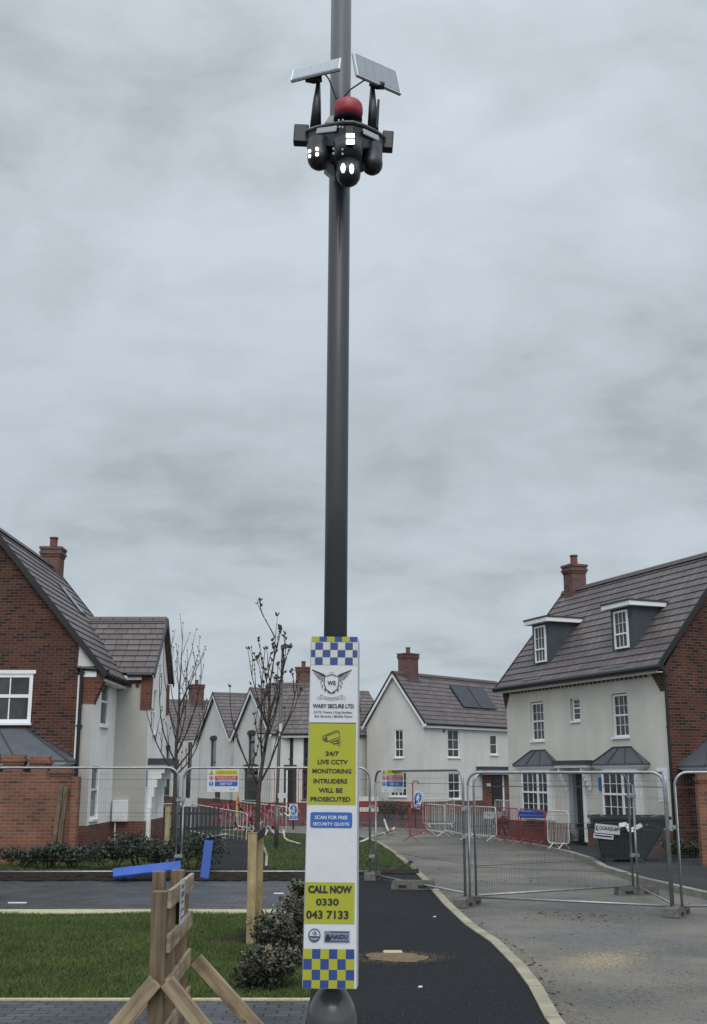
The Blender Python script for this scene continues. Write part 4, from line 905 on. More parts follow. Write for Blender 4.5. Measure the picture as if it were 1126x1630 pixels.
for i, (z, m) in enumerate(((.35, RED_P), (.55, WHT_P), (.75, RED_P), (.95, WHT_P))): MB().box(-.5, -.02, z, .5, .02, z + .17).build('board', m, b)
for x in (-.42, .42): MB().box(x - .03, -.25, 0, x + .03, .25, .06).box(x - .025, .022, .06, x + .025, .05, 1.1).build('foot', RED_P, b)

# ------------------------------------------------------------------ skip and its rubbish
def skip():
    c = gp(985, 1370); h = thing('skip', 'dark green steel skip with a white name label, standing on the pavement', 'skip', (6.45, 27.2, 0), R(-8))
    b = [(-.74, -.55), (.22, -.55), (.22, .55), (-.74, .55)]; t = [(-.92, -.68), (.80, -.68), (.80, .68), (-.92, .68)]; z1 = .96
    m = MB()
    for i in range(4):
        j = (i + 1) % 4; m.prism([(*b[i], .06), (*b[j], .06), (*t[j], z1), (*t[i], z1)], Vector((-(b[i][0] + b[j][0]), -(b[i][1] + b[j][1]), 0)).normalized() * .03)
    m.face([(x, y, .07) for x, y in b]); m.build('body', SKIPG, h)
    r = MB()
    for i in range(4): r.bar((*t[i], z1 + .005), (*t[(i + 1) % 4], z1 + .005), .07, .06)
    r.build('rim', SKIPG, h)
    for x in (-.02, .2): MB().bar((x * .98, -.575, .1), (x * 1.2, -.70, z1 - .04), .07, .04, (0, 1, 0)).build('rib', SKIPG, h)
    for s_ in (-1, 1): MB().tube([(-.86, s_ * .3, .75), (-1.0, s_ * .3, .75)], .05, 8).build('lifting_pin', SKIPG, h)
    s_ = MB(); s_.box(-.66, -.56, .0, -.5, .56, .06); s_.box(.05, -.56, 0, .2, .56, .06); s_.build('skid', SKIPG, h)
    n = Vector((0, -.9, .13)).normalized(); tl = math.atan2(.13, .9)
    Mx = Matrix.Translation((-.60, -.69, .72)) @ Matrix.Rotation(R(5.5), 4, 'Y') @ Matrix.Rotation(tl, 4, 'X')
    lb = MB(Mx).box(-.28, -.012, -.10, .28, -.004, .10).build('name_label', P_WHITE, h)
    MB(Mx).text('CONQUIP', .03, .005, .43, .10, -.0135, .03).stroke([(-.215, .06), (-.245, .03), (-.24, -.03), (-.205, -.055)], .025, -.0135).build('lettering', P_BLK, lb)
    Mx2 = Mx @ Matrix.Translation((-.08, 0, -.175)); l2 = MB(Mx2).box(-.22, -.012, -.045, .22, -.004, .055).build('small_label', P_WHITE, h); MB(Mx2).stroke([(-.19, .012), (.19, .012)], .03, -.0135).build('lettering', P_BLK, l2)
    return h
skip()
rub = MB(); rng = random.Random(5)
for k in range(26):
    a = Vector((6.3 + rng.uniform(-.6, .6), 27.2 + rng.uniform(-.45, .45), .78 + rng.uniform(0, .16))); d = Vector((rng.uniform(-1, 1), rng.uniform(-1, 1), rng.uniform(-.15, .15))).normalized() * rng.uniform(.15, .5); rub.bar(a - d, a + d, rng.uniform(.04, .2), rng.uniform(.01, .05))
tag(rub.build('skip_rubbish', material('rubbish', (.04, .045, .045), .8, base2=(.12, .11, .1), vscale=3), origin=(6.4, 27.2, .8)), 'mixed building rubbish filling the green skip', 'rubbish', kind='stuff')
def Y27(x, y, Y=26.45): return at(x, y, Y)
m = MB(); P = [Y27(986, 1314), Y27(998, 1312), Y27(1003, 1323), Y27(1022, 1313)]
for a, b in zip(P, P[1:]): m.bar(a, b, .03, .09)
tag(m.build('plastic_trim', UPVC, origin=P[1]), 'bent white plastic trim hanging over the skip edge', 'trim')
tag(MB().bar(Y27(1026, 1313, 26.5), Y27(1064, 1310.5, 26.9), .09, .04).build('timber_batten', TIMB, origin=Y27(1026, 1313, 26.5)), 'pale timber batten sticking out over the right end of the skip', 'timber')
tag(MB().bar(Y27(955, 1304, 26.9), Y27(976, 1301, 27.2), .25, .012).build('blue_sheet', BLUE_B, origin=Y27(955, 1304, 26.9)), 'scrap of blue sheeting lying on top of the skip', 'sheet')

# ------------------------------------------------------------------ blue boards, pipe
p0, p1 = at(180, 1391, 21.75), at(288, 1378.5, 21.95)
m = MB().bar(p0, p1, .30, .06, (0, -.45, 1)); tag(m.build('blue_board', BLUE_B, origin=p0, bevel=.01), 'long blue board lying tilted against the foot of the fence', 'board')
q = gp(327, 1401); tag(MB().bar((q.x - .02, q.y, 0), (q.x + .03, q.y + .15, .70), .17, .06, (0, 1, 0)).build('blue_board', BLUE_B, origin=(q.x, q.y, 0), bevel=.01), 'short blue board standing upright against the fence', 'board')
a, b = at(829, 1299, 33.0), at(868, 1300, 32.2); mm = MB()
for dy, dz in ((0, 0), (.1, .03), (.05, .10)): mm.tube([a + Vector((0, dy, dz)), b + Vector((.0, dy, dz))], .055, 10)
tag(mm.build('blue_pipe', BLUE_B, origin=a), 'bundle of blue plastic pipe on the barriers below the bay window', 'pipe')

# ------------------------------------------------------------------ street name plate, marker posts
q = gp(776, 1330); o = thing('street_name_sign', 'low black framed street name plate behind the white barriers', 'sign', (q.x, q.y + .3, 0), R(-25))
MB().box(-.03, 0, 0, .03, .05, .75).box(.42, 0, 0, .48, .05, .75).build('post', BLACK_PL, o); MB().box(-.06, -.02, .52, .56, -.001, .74).build('plate', GREYBOX, o); MB().text('BELL CLOSE'[:0] + '-  -', .25, .63, .3, .03, -.022).build('plate_mark', P_BLK, o)
q = gp(377, 1300); tag(MB().box(q.x - .04, q.y - .04, 0, q.x + .04, q.y + .04, 1.15).build('marker_post', SIGN_Y, origin=(q.x, q.y, 0)), 'thin yellow marker post in front of the far gabled house', 'post')
q = gp(255, 1340); f = thing('picket_fence', 'dark low picket fence behind the left hedge', 'fence', (-6.2, 36.5, 0))
mm = MB()
for k in range(16): mm.box(k * .13, 0, 0, k * .13 + .06, .02, .95)
mm.build('pickets', LEAD_D, f); MB().box(-.05, .021, .25, 2.1, .05, .32).box(-.05, .021, .72, 2.1, .05, .79).build('rail', LEAD_D, f)

# ------------------------------------------------------------------ trees
def tree(label, base, H, trunk_r, seed, top, forks, budn, side, name='young_tree', budsz=.035):
    """trunk that divides low into a few long ascending limbs, each with short side twigs tipped with buds"""
    rng = random.Random(seed); o = thing(name, label, 'tree', base); tr = MB(); br = MB(); bd = MB()
    n = 14; pts = [Vector((0, 0, 0))]
    for k in range(1, n + 1): f = k / n; pts.append(Vector((top * f ** 1.3 + rng.uniform(-.018, .018), rng.uniform(-.03, .03), H * f)))
    rad = lambda f: trunk_r * (1 - .35 * f / .42 if f < .42 else .65 * max(0, 1 - (f - .42) / .58) ** 1.15) + .0025
    tr.tube(pts, [rad(k / n) for k in range(n + 1)], 8)
    def bud(p, d, s_=1.):
        for _ in range(4):
            v = (d + Vector((rng.uniform(-.8, .8), rng.uniform(-.8, .8), rng.uniform(-.2, .8)))).normalized() * budsz * s_ * rng.uniform(.6, 1.3); w = v.cross(Vector((rng.uniform(-1, 1), rng.uniform(-1, 1), .3))).normalized() * budsz * s_ * .28
            bd.face([p, p + v * .5 + w, p + v, p + v * .5 - w])
    def twig(p, d, L_, r, lev):
        m = 6; P = [p]; q = p; dd = d.copy()
        for k in range(m):
            dd = (dd + Vector((rng.uniform(-.13, .13), rng.uniform(-.13, .13), .20 if lev == 0 else .10))).normalized(); q = q + dd * L_ / m; P.append(q)
        br.tube(P, [r * (1 - .8 * k / m) + .0017 for k in range(m + 1)], 5)
        for k in range(2, m):
            if rng.random() < budn: bud(P[k] + dd * .004, dd, .55)
        bud(P[-1], dd, 1.15)
        if lev < 2:
            for k in range(1, m):
                if rng.random() < side[lev]:
                    a = rng.uniform(0, 6.28); twig(P[k], (dd + Vector((math.cos(a), math.sin(a), .5)) * rng.uniform(.4, .7)).normalized(), L_ * rng.uniform(.22, .42), r * .5, lev + 1)
    for f, a, sp, fl in forks:
        k = min(n - 1, int(f * n)); p = pts[k].lerp(pts[k + 1], f * n - k); a = R(a)
        twig(p, Vector((math.cos(a) * sp, math.sin(a) * sp, 1)).normalized(), H * fl, rad(f) * .46, 0)
    for k in range(8, n):
        if rng.random() < .85: a = rng.uniform(0, 6.28); twig(pts[k], Vector((math.cos(a) * .5, math.sin(a) * .5, 1)).normalized(), H * rng.uniform(.07, .14), .007, 1)
    bud(pts[-1], Vector((0, 0, 1)), 1.3)
    tr.build('trunk', BARK, o, smooth=True); br.build('branches', TWIG, o, smooth=True); bd.build('leaves', BUD, o)
    return o
tree('young budding tree tied between two pale stakes on the near lawn', (-1.24, 14.15, 0), 3.85, .041, 11, .30,
     [(.46, 175, .75, .34), (.47, 10, .62, .36), (.53, 190, .18, .36), (.55, 300, .5, .30), (.60, 30, .55, .28), (.64, 160, .38, .27), (.69, 0, .4, .24), (.74, 210, .4, .18), (.80, 20, .35, .16)], .45, (.55, .22), budsz=.046)
tree('bare young tree with upright twigs behind the fence beside the left house', (-3.98, 25.9, 0), 5.3, .055, 23, .05,
     [(.36, 180, .95, .34), (.38, 5, .9, .36), (.41, 190, .5, .42), (.44, 340, .75, .40), (.47, 20, .5, .42), (.50, 170, .3, .40), (.55, 60, .4, .36), (.60, 200, .45, .30), (.64, 350, .5, .28), (.70, 120, .4, .22), (.36, 20, 1.3, .2)], .5, (.60, .22), budsz=.042)
def stake(label, x, y, w, H, mat=TIMB):
    m = MB(); m.prism([(x - w / 2, y - w / 2, 0), (x + w / 2, y - w / 2, 0), (x + w / 2, y + w / 2, 0), (x - w / 2, y + w / 2, 0)], (0, 0, H)); return tag(m.build('tree_stake', mat, origin=(x, y, 0), bevel=.006), label, 'stake', 'timber tree stakes')
stake('nearer pale timber stake in front of the young tree on the near lawn', -1.18, 13.75, .10, 1.25)
stake('further pale timber stake half hidden behind the nearer one', -1.14, 14.32, .085, 1.28)
stake('slim pale timber stake beside the coupled fence posts by the hedge', -4.05, 25.5, .10, 1.25)
o = MB(); o.bar((-1.15, 13.78, 1.19), (-1.09, 14.30, 1.24), .025, .10); tag(o.build('tree_tie', RUBBER, origin=(-1.2, 14, 1.2)), 'dark strap tying the young tree to its stakes', 'strap')

# soil heaps, sand patches, clods
def blob(name, c, rx, ry, h, mat, seed, label, cat, n=28, rings=5):
    rng = random.Random(seed); m = MB(); prev = None
    for k in range(rings + 1):
        f = k / rings; row = []
        for a in range(n):
            t = 2 * math.pi * a / n; rr = f * (1 + (.12 * math.sin(2 * t + seed) + .07 * math.sin(5 * t + 2 * seed) + .05 * math.sin(9 * t)) * f); row.append((c[0] + rx * rr * math.cos(t), c[1] + ry * rr * math.sin(t), c[2] + h * (1 - f * f) + (rng.uniform(-.12, .12) * h if 0 < k < rings else 0)))
        i = m.add(row)
        if prev is not None:
            for a in range(n): m.f.append((prev + a, prev + (a + 1) % n, i + (a + 1) % n, i + a))
        prev = i
    o = m.build(name, mat, origin=c, smooth=True); return tag(o, label, cat, kind='stuff')
blob('soil_mound', (-1.15, 14.05, .012), .55, .42, .07, SOIL, 2, 'bare dark soil around the foot of the young tree', 'soil')
SAND = material('damp_sand', (.115, .085, .050), .95, base2=(.185, .14, .085), vscale=20, bump=.5); SAW = material('pale_sawdust', (.34, .30, .19), .95, base2=(.26, .21, .15), vscale=10, bump=.4)
q = gp(632, 1524); blob('sand_patch', (q.x, q.y, .003), .36, .30, .025, SAND, 4, 'patch of brown sand on the black footpath', 'sand')
q = gp(625, 1520); tag(MB().box(q.x - .10, q.y - .05, .015, q.x + .11, q.y + .09, .036).build('stopcock_cover', GRAVEL, origin=(q.x, q.y, .03), bevel=.01), 'small pale cover set in the sand patch on the footpath', 'cover')
def scatter(name, label, pts, mat, zf, cat='debris'):
    m = MB(); rng = random.Random(len(pts))
    for (x, y, s_) in pts:
        c = Vector((x, y, zf)); P = [Vector((rng.uniform(-1, 1), rng.uniform(-1, 1), 0)) for _ in range(1)]
        n = 5; a0 = rng.uniform(0, 6); base = [c + Vector((math.cos(a0 + k * 6.283 / n) * s_ * rng.uniform(.6, 1.3), math.sin(a0 + k * 6.283 / n) * s_ * rng.uniform(.5, 1.1), 0)) for k in range(n)]; top = c + Vector((rng.uniform(-.3, .3) * s_, rng.uniform(-.3, .3) * s_, s_ * rng.uniform(.2, .5)))
        i = m.add(base + [top]); m.f += [(i + k, i + (k + 1) % n, i + n) for k in range(n)]
    o = m.build(name, mat); return tag(o, label, cat, kind='stuff')
rng = random.Random(31); q = gp(632, 1524); pts = []
for k in range(900): a = rng.uniform(0, 6.283); r = .30 + abs(rng.gauss(0, .09)); pts.append((q.x + math.cos(a) * r * 1.25, q.y + math.sin(a) * r, rng.uniform(.003, .008)))
scatter('sand_grains', 'loose sand grains around the sand patch on the footpath', pts, SAND, .0006, 'sand')
MUD = material('dry_mud', (.085, .066, .045), .95, base2=(.15, .12, .085), vscale=9)
pts = []
for k in range(5200):
    t = rng.random(); i = rng.randrange(1, len(K0) - 1); p = K0[i].lerp(K0[i + 1], t) + Vector((.10 + abs(rng.gauss(0, .22)), 0, 0)); pts.append((p.x, p.y, rng.uniform(.003, .011)))
for k in range(2600): p = gp(rng.gauss(1050, 60), rng.gauss(1575, 16), -.1); pts.append((p.x, p.y, rng.uniform(.003, .009)))
for k in range(1500): p = gp(rng.gauss(900, 60), rng.gauss(1462, 7), -.1); pts.append((p.x, p.y, rng.uniform(.003, .011)))
scatter('dried_mud', 'brown dried mud crumbs washed along the kerb and over the road', pts, MUD, -.0998, 'mud')
rng = random.Random(12)
pts = []
for k in range(420):
    x = rng.uniform(740, 1126); y = rng.uniform(1455, 1640); p = gp(x, y, -.1)
    kx = np.interp(y, [1473, 1537, 1622, 1652], [748, 830, 885, 910]) + 25
    if x < kx: continue
    pts.append((p.x, p.y, rng.choice((.004, .005, .006, .008, .010, .016))))
for k in range(150): x = rng.gauss(930, 45); p = gp(x, 1460 + rng.gauss(0, 4) + (x - 930) * .06, -.1); pts.append((p.x, p.y, rng.choice((.006, .008, .012, .02, .028))))
for k in range(60): p = gp(rng.uniform(640, 950), rng.uniform(1345, 1420), -.1); pts.append((p.x, p.y, rng.uniform(.01, .04)))
for k in range(160):
    t = rng.random(); i = rng.randrange(2, len(K0) - 1); p = K0[i].lerp(K0[i + 1], t) + Vector((rng.uniform(.10, .35), 0, 0)); pts.append((p.x, p.y, rng.uniform(.008, .03)))
scatter('mud_clods', 'dark mud clods and crumbs scattered over the dirty road', pts, SOIL, -.1)
pts = []
for k in range(900):
    y = rng.uniform(1400, 1640); x = rng.uniform(575, np.interp(y, [1392, 1473, 1537, 1622, 1652], [640, 735, 815, 865, 890])); p = gp(x, y); pts.append((p.x, p.y, rng.choice((.004, .005, .006, .007, .009))))
scatter('footpath_chippings', 'loose stone chippings over the black footpath', pts, material('chipping', (.035, .036, .039), .9, base2=(.095, .095, .098), vscale=30), .0005)
pts = []
for k in range(3800):
    a = rng.gauss(0, 1); b = rng.gauss(0, 1); p = gp(962 + a * 36, 1529 + b * 8 - a * 3, -.1); pts.append((p.x, p.y, rng.uniform(.003, .011)))
scatter('sawdust', 'spilled pale sawdust on the road near the right edge', pts, SAW, -.0995, 'sawdust')
pts = []
for k in range(1100): p = gp(rng.uniform(-20, 480), rng.uniform(1386, 1403)); pts.append((p.x, p.y, rng.choice((.02, .03, .05, .08, .12))))
for k in range(160): x = rng.uniform(575, 655); p = gp(x, rng.uniform(1372, 1392)); pts.append((p.x, p.y, rng.uniform(.02, .08)))
scatter('soil_clods', 'rough clods of dark soil along the bed under the fence', pts, SOIL, .015)
for (x, y, dx, l) in ((28, 1438, .28, 'thin white plastic strip lying on the block driveway at left'), (444, 1423, .16, 'short white plastic strip on the driveway beside the bush')):
    q = gp(x, y); tag(MB().box(q.x - dx / 2, q.y - .03, .002, q.x + dx / 2, q.y + .02, .014).build('plastic_strip', UPVC, origin=(q.x, q.y, .005)), l, 'litter')
for (x, y, l) in ((669, 1572, 'white chip of litter on the black footpath, nearest the camera'), (692, 1460, 'white speck of litter on the footpath by the kerb'), (581, 1396, 'crumpled white litter beside the fence foot right of the poster')):
    q = gp(x, y); tag(MB().prism([(q.x - .022, q.y - .014, .001), (q.x + .018, q.y - .012, .001), (q.x + .02, q.y + .014, .001), (q.x - .012, q.y + .018, .001)], (.004, 0, .009)).build('paper_scrap', WHITE_PAINT, origin=(q.x, q.y, 0)), l, 'litter')

# ------------------------------------------------------------------ shrubs
def shrub(label, c, rx, ry, H, n, ls, mat, seed, name='shrub', flowers=0, stems=True, group=None, lumps=5, zlo=.45):
    rng = random.Random(seed); o = thing(name, label, 'shrub', c, 0, group); m = MB(); fl = MB()
    L_ = [(rng.uniform(-.5, .5) * rx, rng.uniform(-.5, .5) * ry, H * rng.uniform(zlo, .72), rng.uniform(.38, .6)) for _ in range(lumps)]
    st = MB()
    for x, y, z, s_ in L_: st.tube([(x * .2, y * .2, 0), (x * .7, y * .7, z * .6), (x, y, z)], [.016, .011, .005], 5)
    def leaf(p, s_, mb):
        d = Vector((rng.gauss(0, 1), rng.gauss(0, 1), rng.gauss(.4, .7))).normalized() * s_; w = d.cross(Vector((rng.gauss(0, 1), rng.gauss(0, 1), rng.gauss(0, 1)))).normalized() * s_ * .27
        mb.face([p, p + d * .5 + w, p + d, p + d * .5 - w])
    for k in range(n):
        x, y, z, s_ = L_[k % lumps]; v = Vector((rng.gauss(0, 1), rng.gauss(0, 1), rng.gauss(0, 1))).normalized(); r = rng.random() ** .45 * s_
        p = Vector((x + v.x * rx * r, y + v.y * ry * r, z + v.z * H * .55 * r * 1.1))
        if p.z < .01: p.z = rng.uniform(.01, .12)
        leaf(p, ls * rng.uniform(.6, 1.4), m)
        if flowers and rng.random() < flowers and v.z > 0:
            for _ in range(10): leaf(p + Vector((rng.gauss(0, .02), rng.gauss(0, .02), rng.gauss(.02, .015))), .028, fl)
    if stems: st.build('stems', TWIG, o)
    m.build('leaves', mat, o)
    if flowers: fl.build('blossom', FLOWER, o)
    return o
HG = 'dark shrubs along the left garden wall'
for i, (x, y, w, H, l) in enumerate(((30, 1384, .85, .78, 'dark leafy shrub at the left edge below the brick wall'), (78, 1384, .6, .85, 'second dark shrub from the left edge below the brick wall'), (118, 1383, .6, .72, 'dark shrub at the foot of the leaning timber post'), (178, 1387, .75, .82, 'dark shrub below the corner of the white side wall'), (222, 1386, .8, .95, 'broad dark shrub in front of the white meter box'), (258, 1386, .55, .9, 'dark shrub just left of the coupled fence posts'), (306, 1387, .7, .95, 'dark shrub just right of the coupled fence posts'))):
    q = gp(x, y); shrub(l, (q.x, q.y, 0), w, .5, H * (.64 if i < 3 else .80), 1700, .070, LEAF_H, 40 + i, 'hedge_shrub', group=HG)
shrub('low brownish flowering bush at the paving edge beside the foot of the poster', (-.78, 11.05, 0), .40, .42, .43, 5000, .042, LEAF_B, 61, 'flowering_bush', .022, lumps=9, zlo=.25)
shrub('middle flowering bush between the tree stakes and the poster', (-.72, 12.2, 0), .38, .5, .54, 3600, .042, LEAF_B, 63, 'flowering_bush', .028, lumps=7, zlo=.25)
shrub('taller flowering bush behind, reaching up beside the yellow telephone panel', (-.62, 13.5, 0), .30, .55, .62, 3200, .045, LEAF_B, 62, 'flowering_bush', .032, lumps=7, zlo=.25)
def spurge(label, c, n, H):
    o = thing('spurge_plant', label, 'plant', c); rng = random.Random(5); st = MB(); lf = MB()
    for k in range(n):
        a = rng.uniform(0, 6.28); tip = Vector((math.cos(a) * .2 * rng.random(), math.sin(a) * .2 * rng.random(), H * rng.uniform(.75, 1))); st.tube([(0, 0, .6 * H), tip], .006, 5)
        for j in range(22):
            t = .4 + .6 * j / 22; p = Vector((0, 0, .6 * H)).lerp(tip, t); b = rng.uniform(0, 6.28); d = Vector((math.cos(b), math.sin(b), .5)).normalized() * .085; w = Vector((-math.sin(b), math.cos(b), 0)) * .014; lf.face([p, p + d * .5 + w, p + d, p + d * .5 - w])
    st.tube([(0, 0, 0), (0, 0, .62 * H)], .012, 5); st.build('stems', TWIG, o); lf.build('leaves', LEAF_E, o)
spurge('light green spiky plant at the top of the bush beside the poster', (-.66, 14.6, 0), 14, .66)
RB = 'low border plants below the house walls'
for i, (x, y, w, H, l) in enumerate(((808, 1330, .5, .6, 'low border plant in front of the white house porch, behind red barrier'), (618, 1306, 1.4, .9, 'green border shrub against the brick plinth of the white house'), (645, 1305, 1.2, .7, 'second border shrub left of the tilted blue sign'), (925, 1345, .5, .45, 'low plant by the black front door of the grey house'), (1075, 1362, 1.0, .42, 'low plant below the right brick side wall behind the skip'), (1112, 1366, 1.0, .4, 'low plant at the right edge below the brick garden wall'))):
    q = gp(x, y); shrub(l, (q.x, q.y + .2, 0), w, .5, H, 900, .07, LEAF_R if i in (3, 4, 5, 0) else LEAF_H, 80 + i, 'border_shrub', group=RB)

# ------------------------------------------------------------------ timber barricade in the foreground
def barricade():
    X, Y0, Y1 = -1.055, 6.35, 7.42
    h = thing('timber_barricade', 'rough timber barricade of pallet slats on braced posts, paper notice pinned to it', 'barricade', (X + .068, Y0, 0), .030)
    L_ = Y1 - Y0
    MB().box(-.085, -.045, 0, -.005, .04, 1.30).build('post', TIMB_P, h, bevel=.004)
    MB().box(-.115, L_ - .1, 0, -.035, L_ - .02, 1.33).build('post', TIMB_P, h, bevel=.004)
    MB().box(-.16, L_ * .45, 0, -.09, L_ * .45 + .09, 1.36).build('post', TIMB_P, h, bevel=.004)
    b = MB()
    for k in range(5): y0 = .06 + k * .195; b.box(-.027, y0, .08 + .01 * (k % 2), -.006, y0 + .185, 1.22 + .012 * (k % 3))
    b.build('backing_boards', TIMB_B, h)
    for k in range(6):
        z1 = 1.305 - .222 * k; m = MB().box(-.004, -.035 + .008 * (k % 2), z1 - .092, .018, L_ + .02 - .012 * (k % 3), z1); m.build('slat', TIMB_W, h, bevel=.002)
    for sgn, l in ((-1, 'brace'), (1, 'brace')):
        MB().bar((-.015 + sgn * .03, -.075, .86), (-.015 + sgn * .76, -.075, .03), .045, .080, (0, 0, 1)).build('brace', TIMB_W, h, bevel=.003)
    MB().bar((.05, L_ - .03, .80), (.83, L_ - .03, .0), .045, .085, (0, 0, 1)).build('brace', TIMB_W, h, bevel=.003)
    MB().bar((-.09, L_ + .02, .80), (-.70, L_ + .02, .0), .045, .085, (0, 0, 1)).build('brace', TIMB_W, h, bevel=.003)
    return h
barricade()
n = thing('paper_notice', 'white paper notice pinned to the slats of the timber barricade', 'notice', (-.982, 6.72, 1.075), R(90) + .030)
MB().box(0, -.003, 0, .21, .0, .245).build('sheet', P_WHITE, n)
m = MB()
for k, (w, hh) in enumerate(((.12, .022), (.14, .03), (.10, .018), (.15, .012), (.15, .012))): m.stroke([(.105 - w / 2, .205 - k * .042), (.105 + w / 2, .205 - k * .042)], hh, -.0045)
m.build('print_lines', P_GREY, n)

# ------------------------------------------------------------------ far street lamp behind the fence
q = gp(440, 1352); s = thing('street_lamp', 'slim grey street lamp column behind the fence left of the poster', 'street lamp', (q.x, q.y, 0))
MB().tube([(0, 0, 0), (.0, 0, 1.15)], .058, 12).build('base_section', POLE_B, s, smooth=True)
MB().tube([(0, 0, 1.15), (0, 0, 1.2), (.10, 0, 5.35)], [.058, .045, .038], 12).build('shaft', POLE, s, smooth=True)
MB().prism([(.05, -.09, 5.30), (.32, -.09, 5.36), (.34, -.09, 5.40), (.16, -.09, 5.45), (.04, -.09, 5.40)], (0, .18, 0)).build('lantern', POLE, s)
MB().tube([(.058, 0, 2.95), (.066, 0, 3.28)], .052, 12).build('label_band', P_WHITE, s); MB().tube([(.0595, 0, 3.02), (.061, 0, 3.07)], .0535, 12).build('label_band', P_GREY, s)
MB().box(.03, -.13, 1.32, .28, -.11, 1.45).build('small_plate', P_WHITE, s)

# ------------------------------------------------------------------ main lighting column, poster and camera unit
PX, PY = -.068, 3.45
TILT = .0055
col = thing('lighting_column', 'tall dark grey lighting column rising past the top of the photo', 'lighting column', (PX, PY, 0)); col.rotation_euler = (0, TILT, 0)
MB().lathe([(.072, 0), (.0705, .02), (.0705, 1.225), (.069, 1.245), (.063, 1.268), (.052, 1.288), (.042, 1.302), (.036, 1.32)], (0, 0, 0), 40).build('base_section', POLE_B, col, smooth=True)
MB().tube([(0, 0, 1.31), (0, 0, 3.0), (0, 0, 6.6)], [.0355, .0355, .0355], 32).build('shaft', POLE, col, smooth=True)
MB().box(-.02, -.0725, .35, .02, -.070, .9).build('access_door', POLE_B, col)
def poster():
    o = thing('wrap_poster', 'tall chequered security poster wrapped round the lighting column with blue, white and yellow panels', 'poster', (-.066, 3.322, 1.33)); o.rotation_euler = (R(-4.6), R(.55), 0)
    H, Wt, Wb, D = .98, .140, .147, .10
    # photo rows mapped to heights on the sheet
    def V(y): return H * (1580 - y) / 568.0
    def Wz(z): return Wb + (Wt - Wb) * z / H
    def P(x, z, y=0): return (x * Wz(z), y, z)      # x from -.5 to .5
    m = MB()
    for z0, z1 in ((0, H),):
        m.face([P(-.5, z0), P(.5, z0), P(.5, z1), P(-.5, z1)]); m.face([P(.5, z0), (Wz(z0) * .5 + .006, D, z0), (Wz(z1) * .5 + .006, D, z1), P(.5, z1)]); m.face([(-Wz(z0) * .5 - .006, D, z0), P(-.5, z0), P(-.5, z1), (-Wz(z1) * .5 - .006, D, z1)])
    m.build('sheet', P_WHITE, o)
    def band(name, y0, y1, mat, x0=-.5, x1=.46, yy=-.0008):
        z0, z1 = V(y1), V(y0); return MB().face([P(x0, z0, yy), P(x1, z0, yy), P(x1, z1, yy), P(x0, z1, yy)]).build(name, mat, o)
    band('yellow_panel', 1161, 1296, P_YEL, -.5, .47); band('yellow_panel', 1419, 1483, P_YEL, -.5, .46)
    MB().face([P(-.5, V(1161.5), -.001), P(.47, V(1161.5), -.001), P(.47, V(1160), -.001), P(-.5, V(1160), -.001)]).build('divider', P_BLK, o)
    # chequers: top yellow/blue row, three blue/white rows, foot of blue/yellow rows
    cb, cy, cg, fb, fy = MB(), MB(), MB(), MB(), MB()
    def cell(mb, x0, x1, ya, yb): z0, z1 = V(yb), V(ya); mb.face([P(x0, z0, -.0012), P(x1, z0, -.0012), P(x1, z1, -.0012), P(x0, z1, -.0012)])
    for k in range(6): cell(cy if k % 2 == 0 else cb, -.49 + k * .163, -.49 + (k + 1) * .163, 1011.5, 1020.5)
    for r_, (ya, yb) in enumerate(((1022, 1034.5), (1035.5, 1047.5), (1048.5, 1061))):
        xs = [-.5, -.41, -.25, -.09, .07, .23, .39, .49]
        for k in range(7):
            if (k + r_) % 2 == 1: cell(cb, xs[k], xs[k + 1], ya, yb)
            else: cell(cg, xs[k] + .005, xs[k + 1] - .005, ya, yb)
    for r_, (ya, yb) in enumerate(((1521, 1536), (1536, 1552), (1552, 1567.5), (1567.5, 1579.5))):
        for k in range(6): cell(fy if (k + r_) % 2 == 0 else fb, -.5 + k * .16, -.5 + (k + 1) * .16, ya, yb)
    fb.build('blue_chequers', P_BLUE, o); fy.build('yellow_chequers', P_YEL, o); cb.build('blue_chequers', P_BLUE, o); cy.build('yellow_chequers', P_YEL, o); cg.build('silver_chequers', material('silver_tape', (.50, .51, .47), .5), o)
    # blue caption panel with rounded corners
    z0, z1 = V(1333), V(1308); x0, x1 = -.062, .058; r_ = .006
    pts = arc((x0 + r_, z0 + r_), r_, 180, 270, 4) + arc((x1 - r_, z0 + r_), r_, 270, 360, 4) + arc((x1 - r_, z1 - r_), r_, 0, 90, 4) + arc((x0 + r_, z1 - r_), r_, 90, 180, 4)
    MB().face([(x, -.0012, z) for x, z in pts]).build('blue_panel', material('caption_blue', (.022, .10, .36), .45), o)
    px = lambda x, y: (x - (533 + (y - 1012) * (524 - 533) / 568)) / 571.0 * H   # photo px to sheet x
    def T(mb, body, y, xa, xb, h, bold=.02): mb.text(body, (px(xa, y) + px(xb, y)) / 2, V(y), px(xb, y) - px(xa, y), h / 568 * H, -.0022, bold)
    t = MB()
    T(t, 'WARY SECURE LTD', 1132, 495, 566, 7.0, .03); T(t, 'CCTV Towers | Dog Handlers', 1143, 497, 563, 5, .015); T(t, 'Site Security | Mobile Patrol', 1150, 498, 563, 5, .015)
    t.build('lettering', P_BLK, o); t = MB()
    for b_, y, xa, xb in (('24/7', 1212, 517, 540), ('LIVE CCTV', 1226, 504, 555), ('MONITORING', 1241, 495, 561), ('INTRUDERS', 1257.5, 497, 554), ('WILL BE', 1272.5, 505.5, 546), ('PROSECUTED', 1287, 492, 559)): T(t, b_, y, xa, xb, 7.6, .03)
    t.build('lettering', P_BLK, o); t = MB()
    T(t, 'CALL NOW', 1430, 489, 561, 12, .05); T(t, '0330', 1449.5, 502, 539, 11, .03); T(t, '043 7133', 1469, 486, 555, 13, .03)
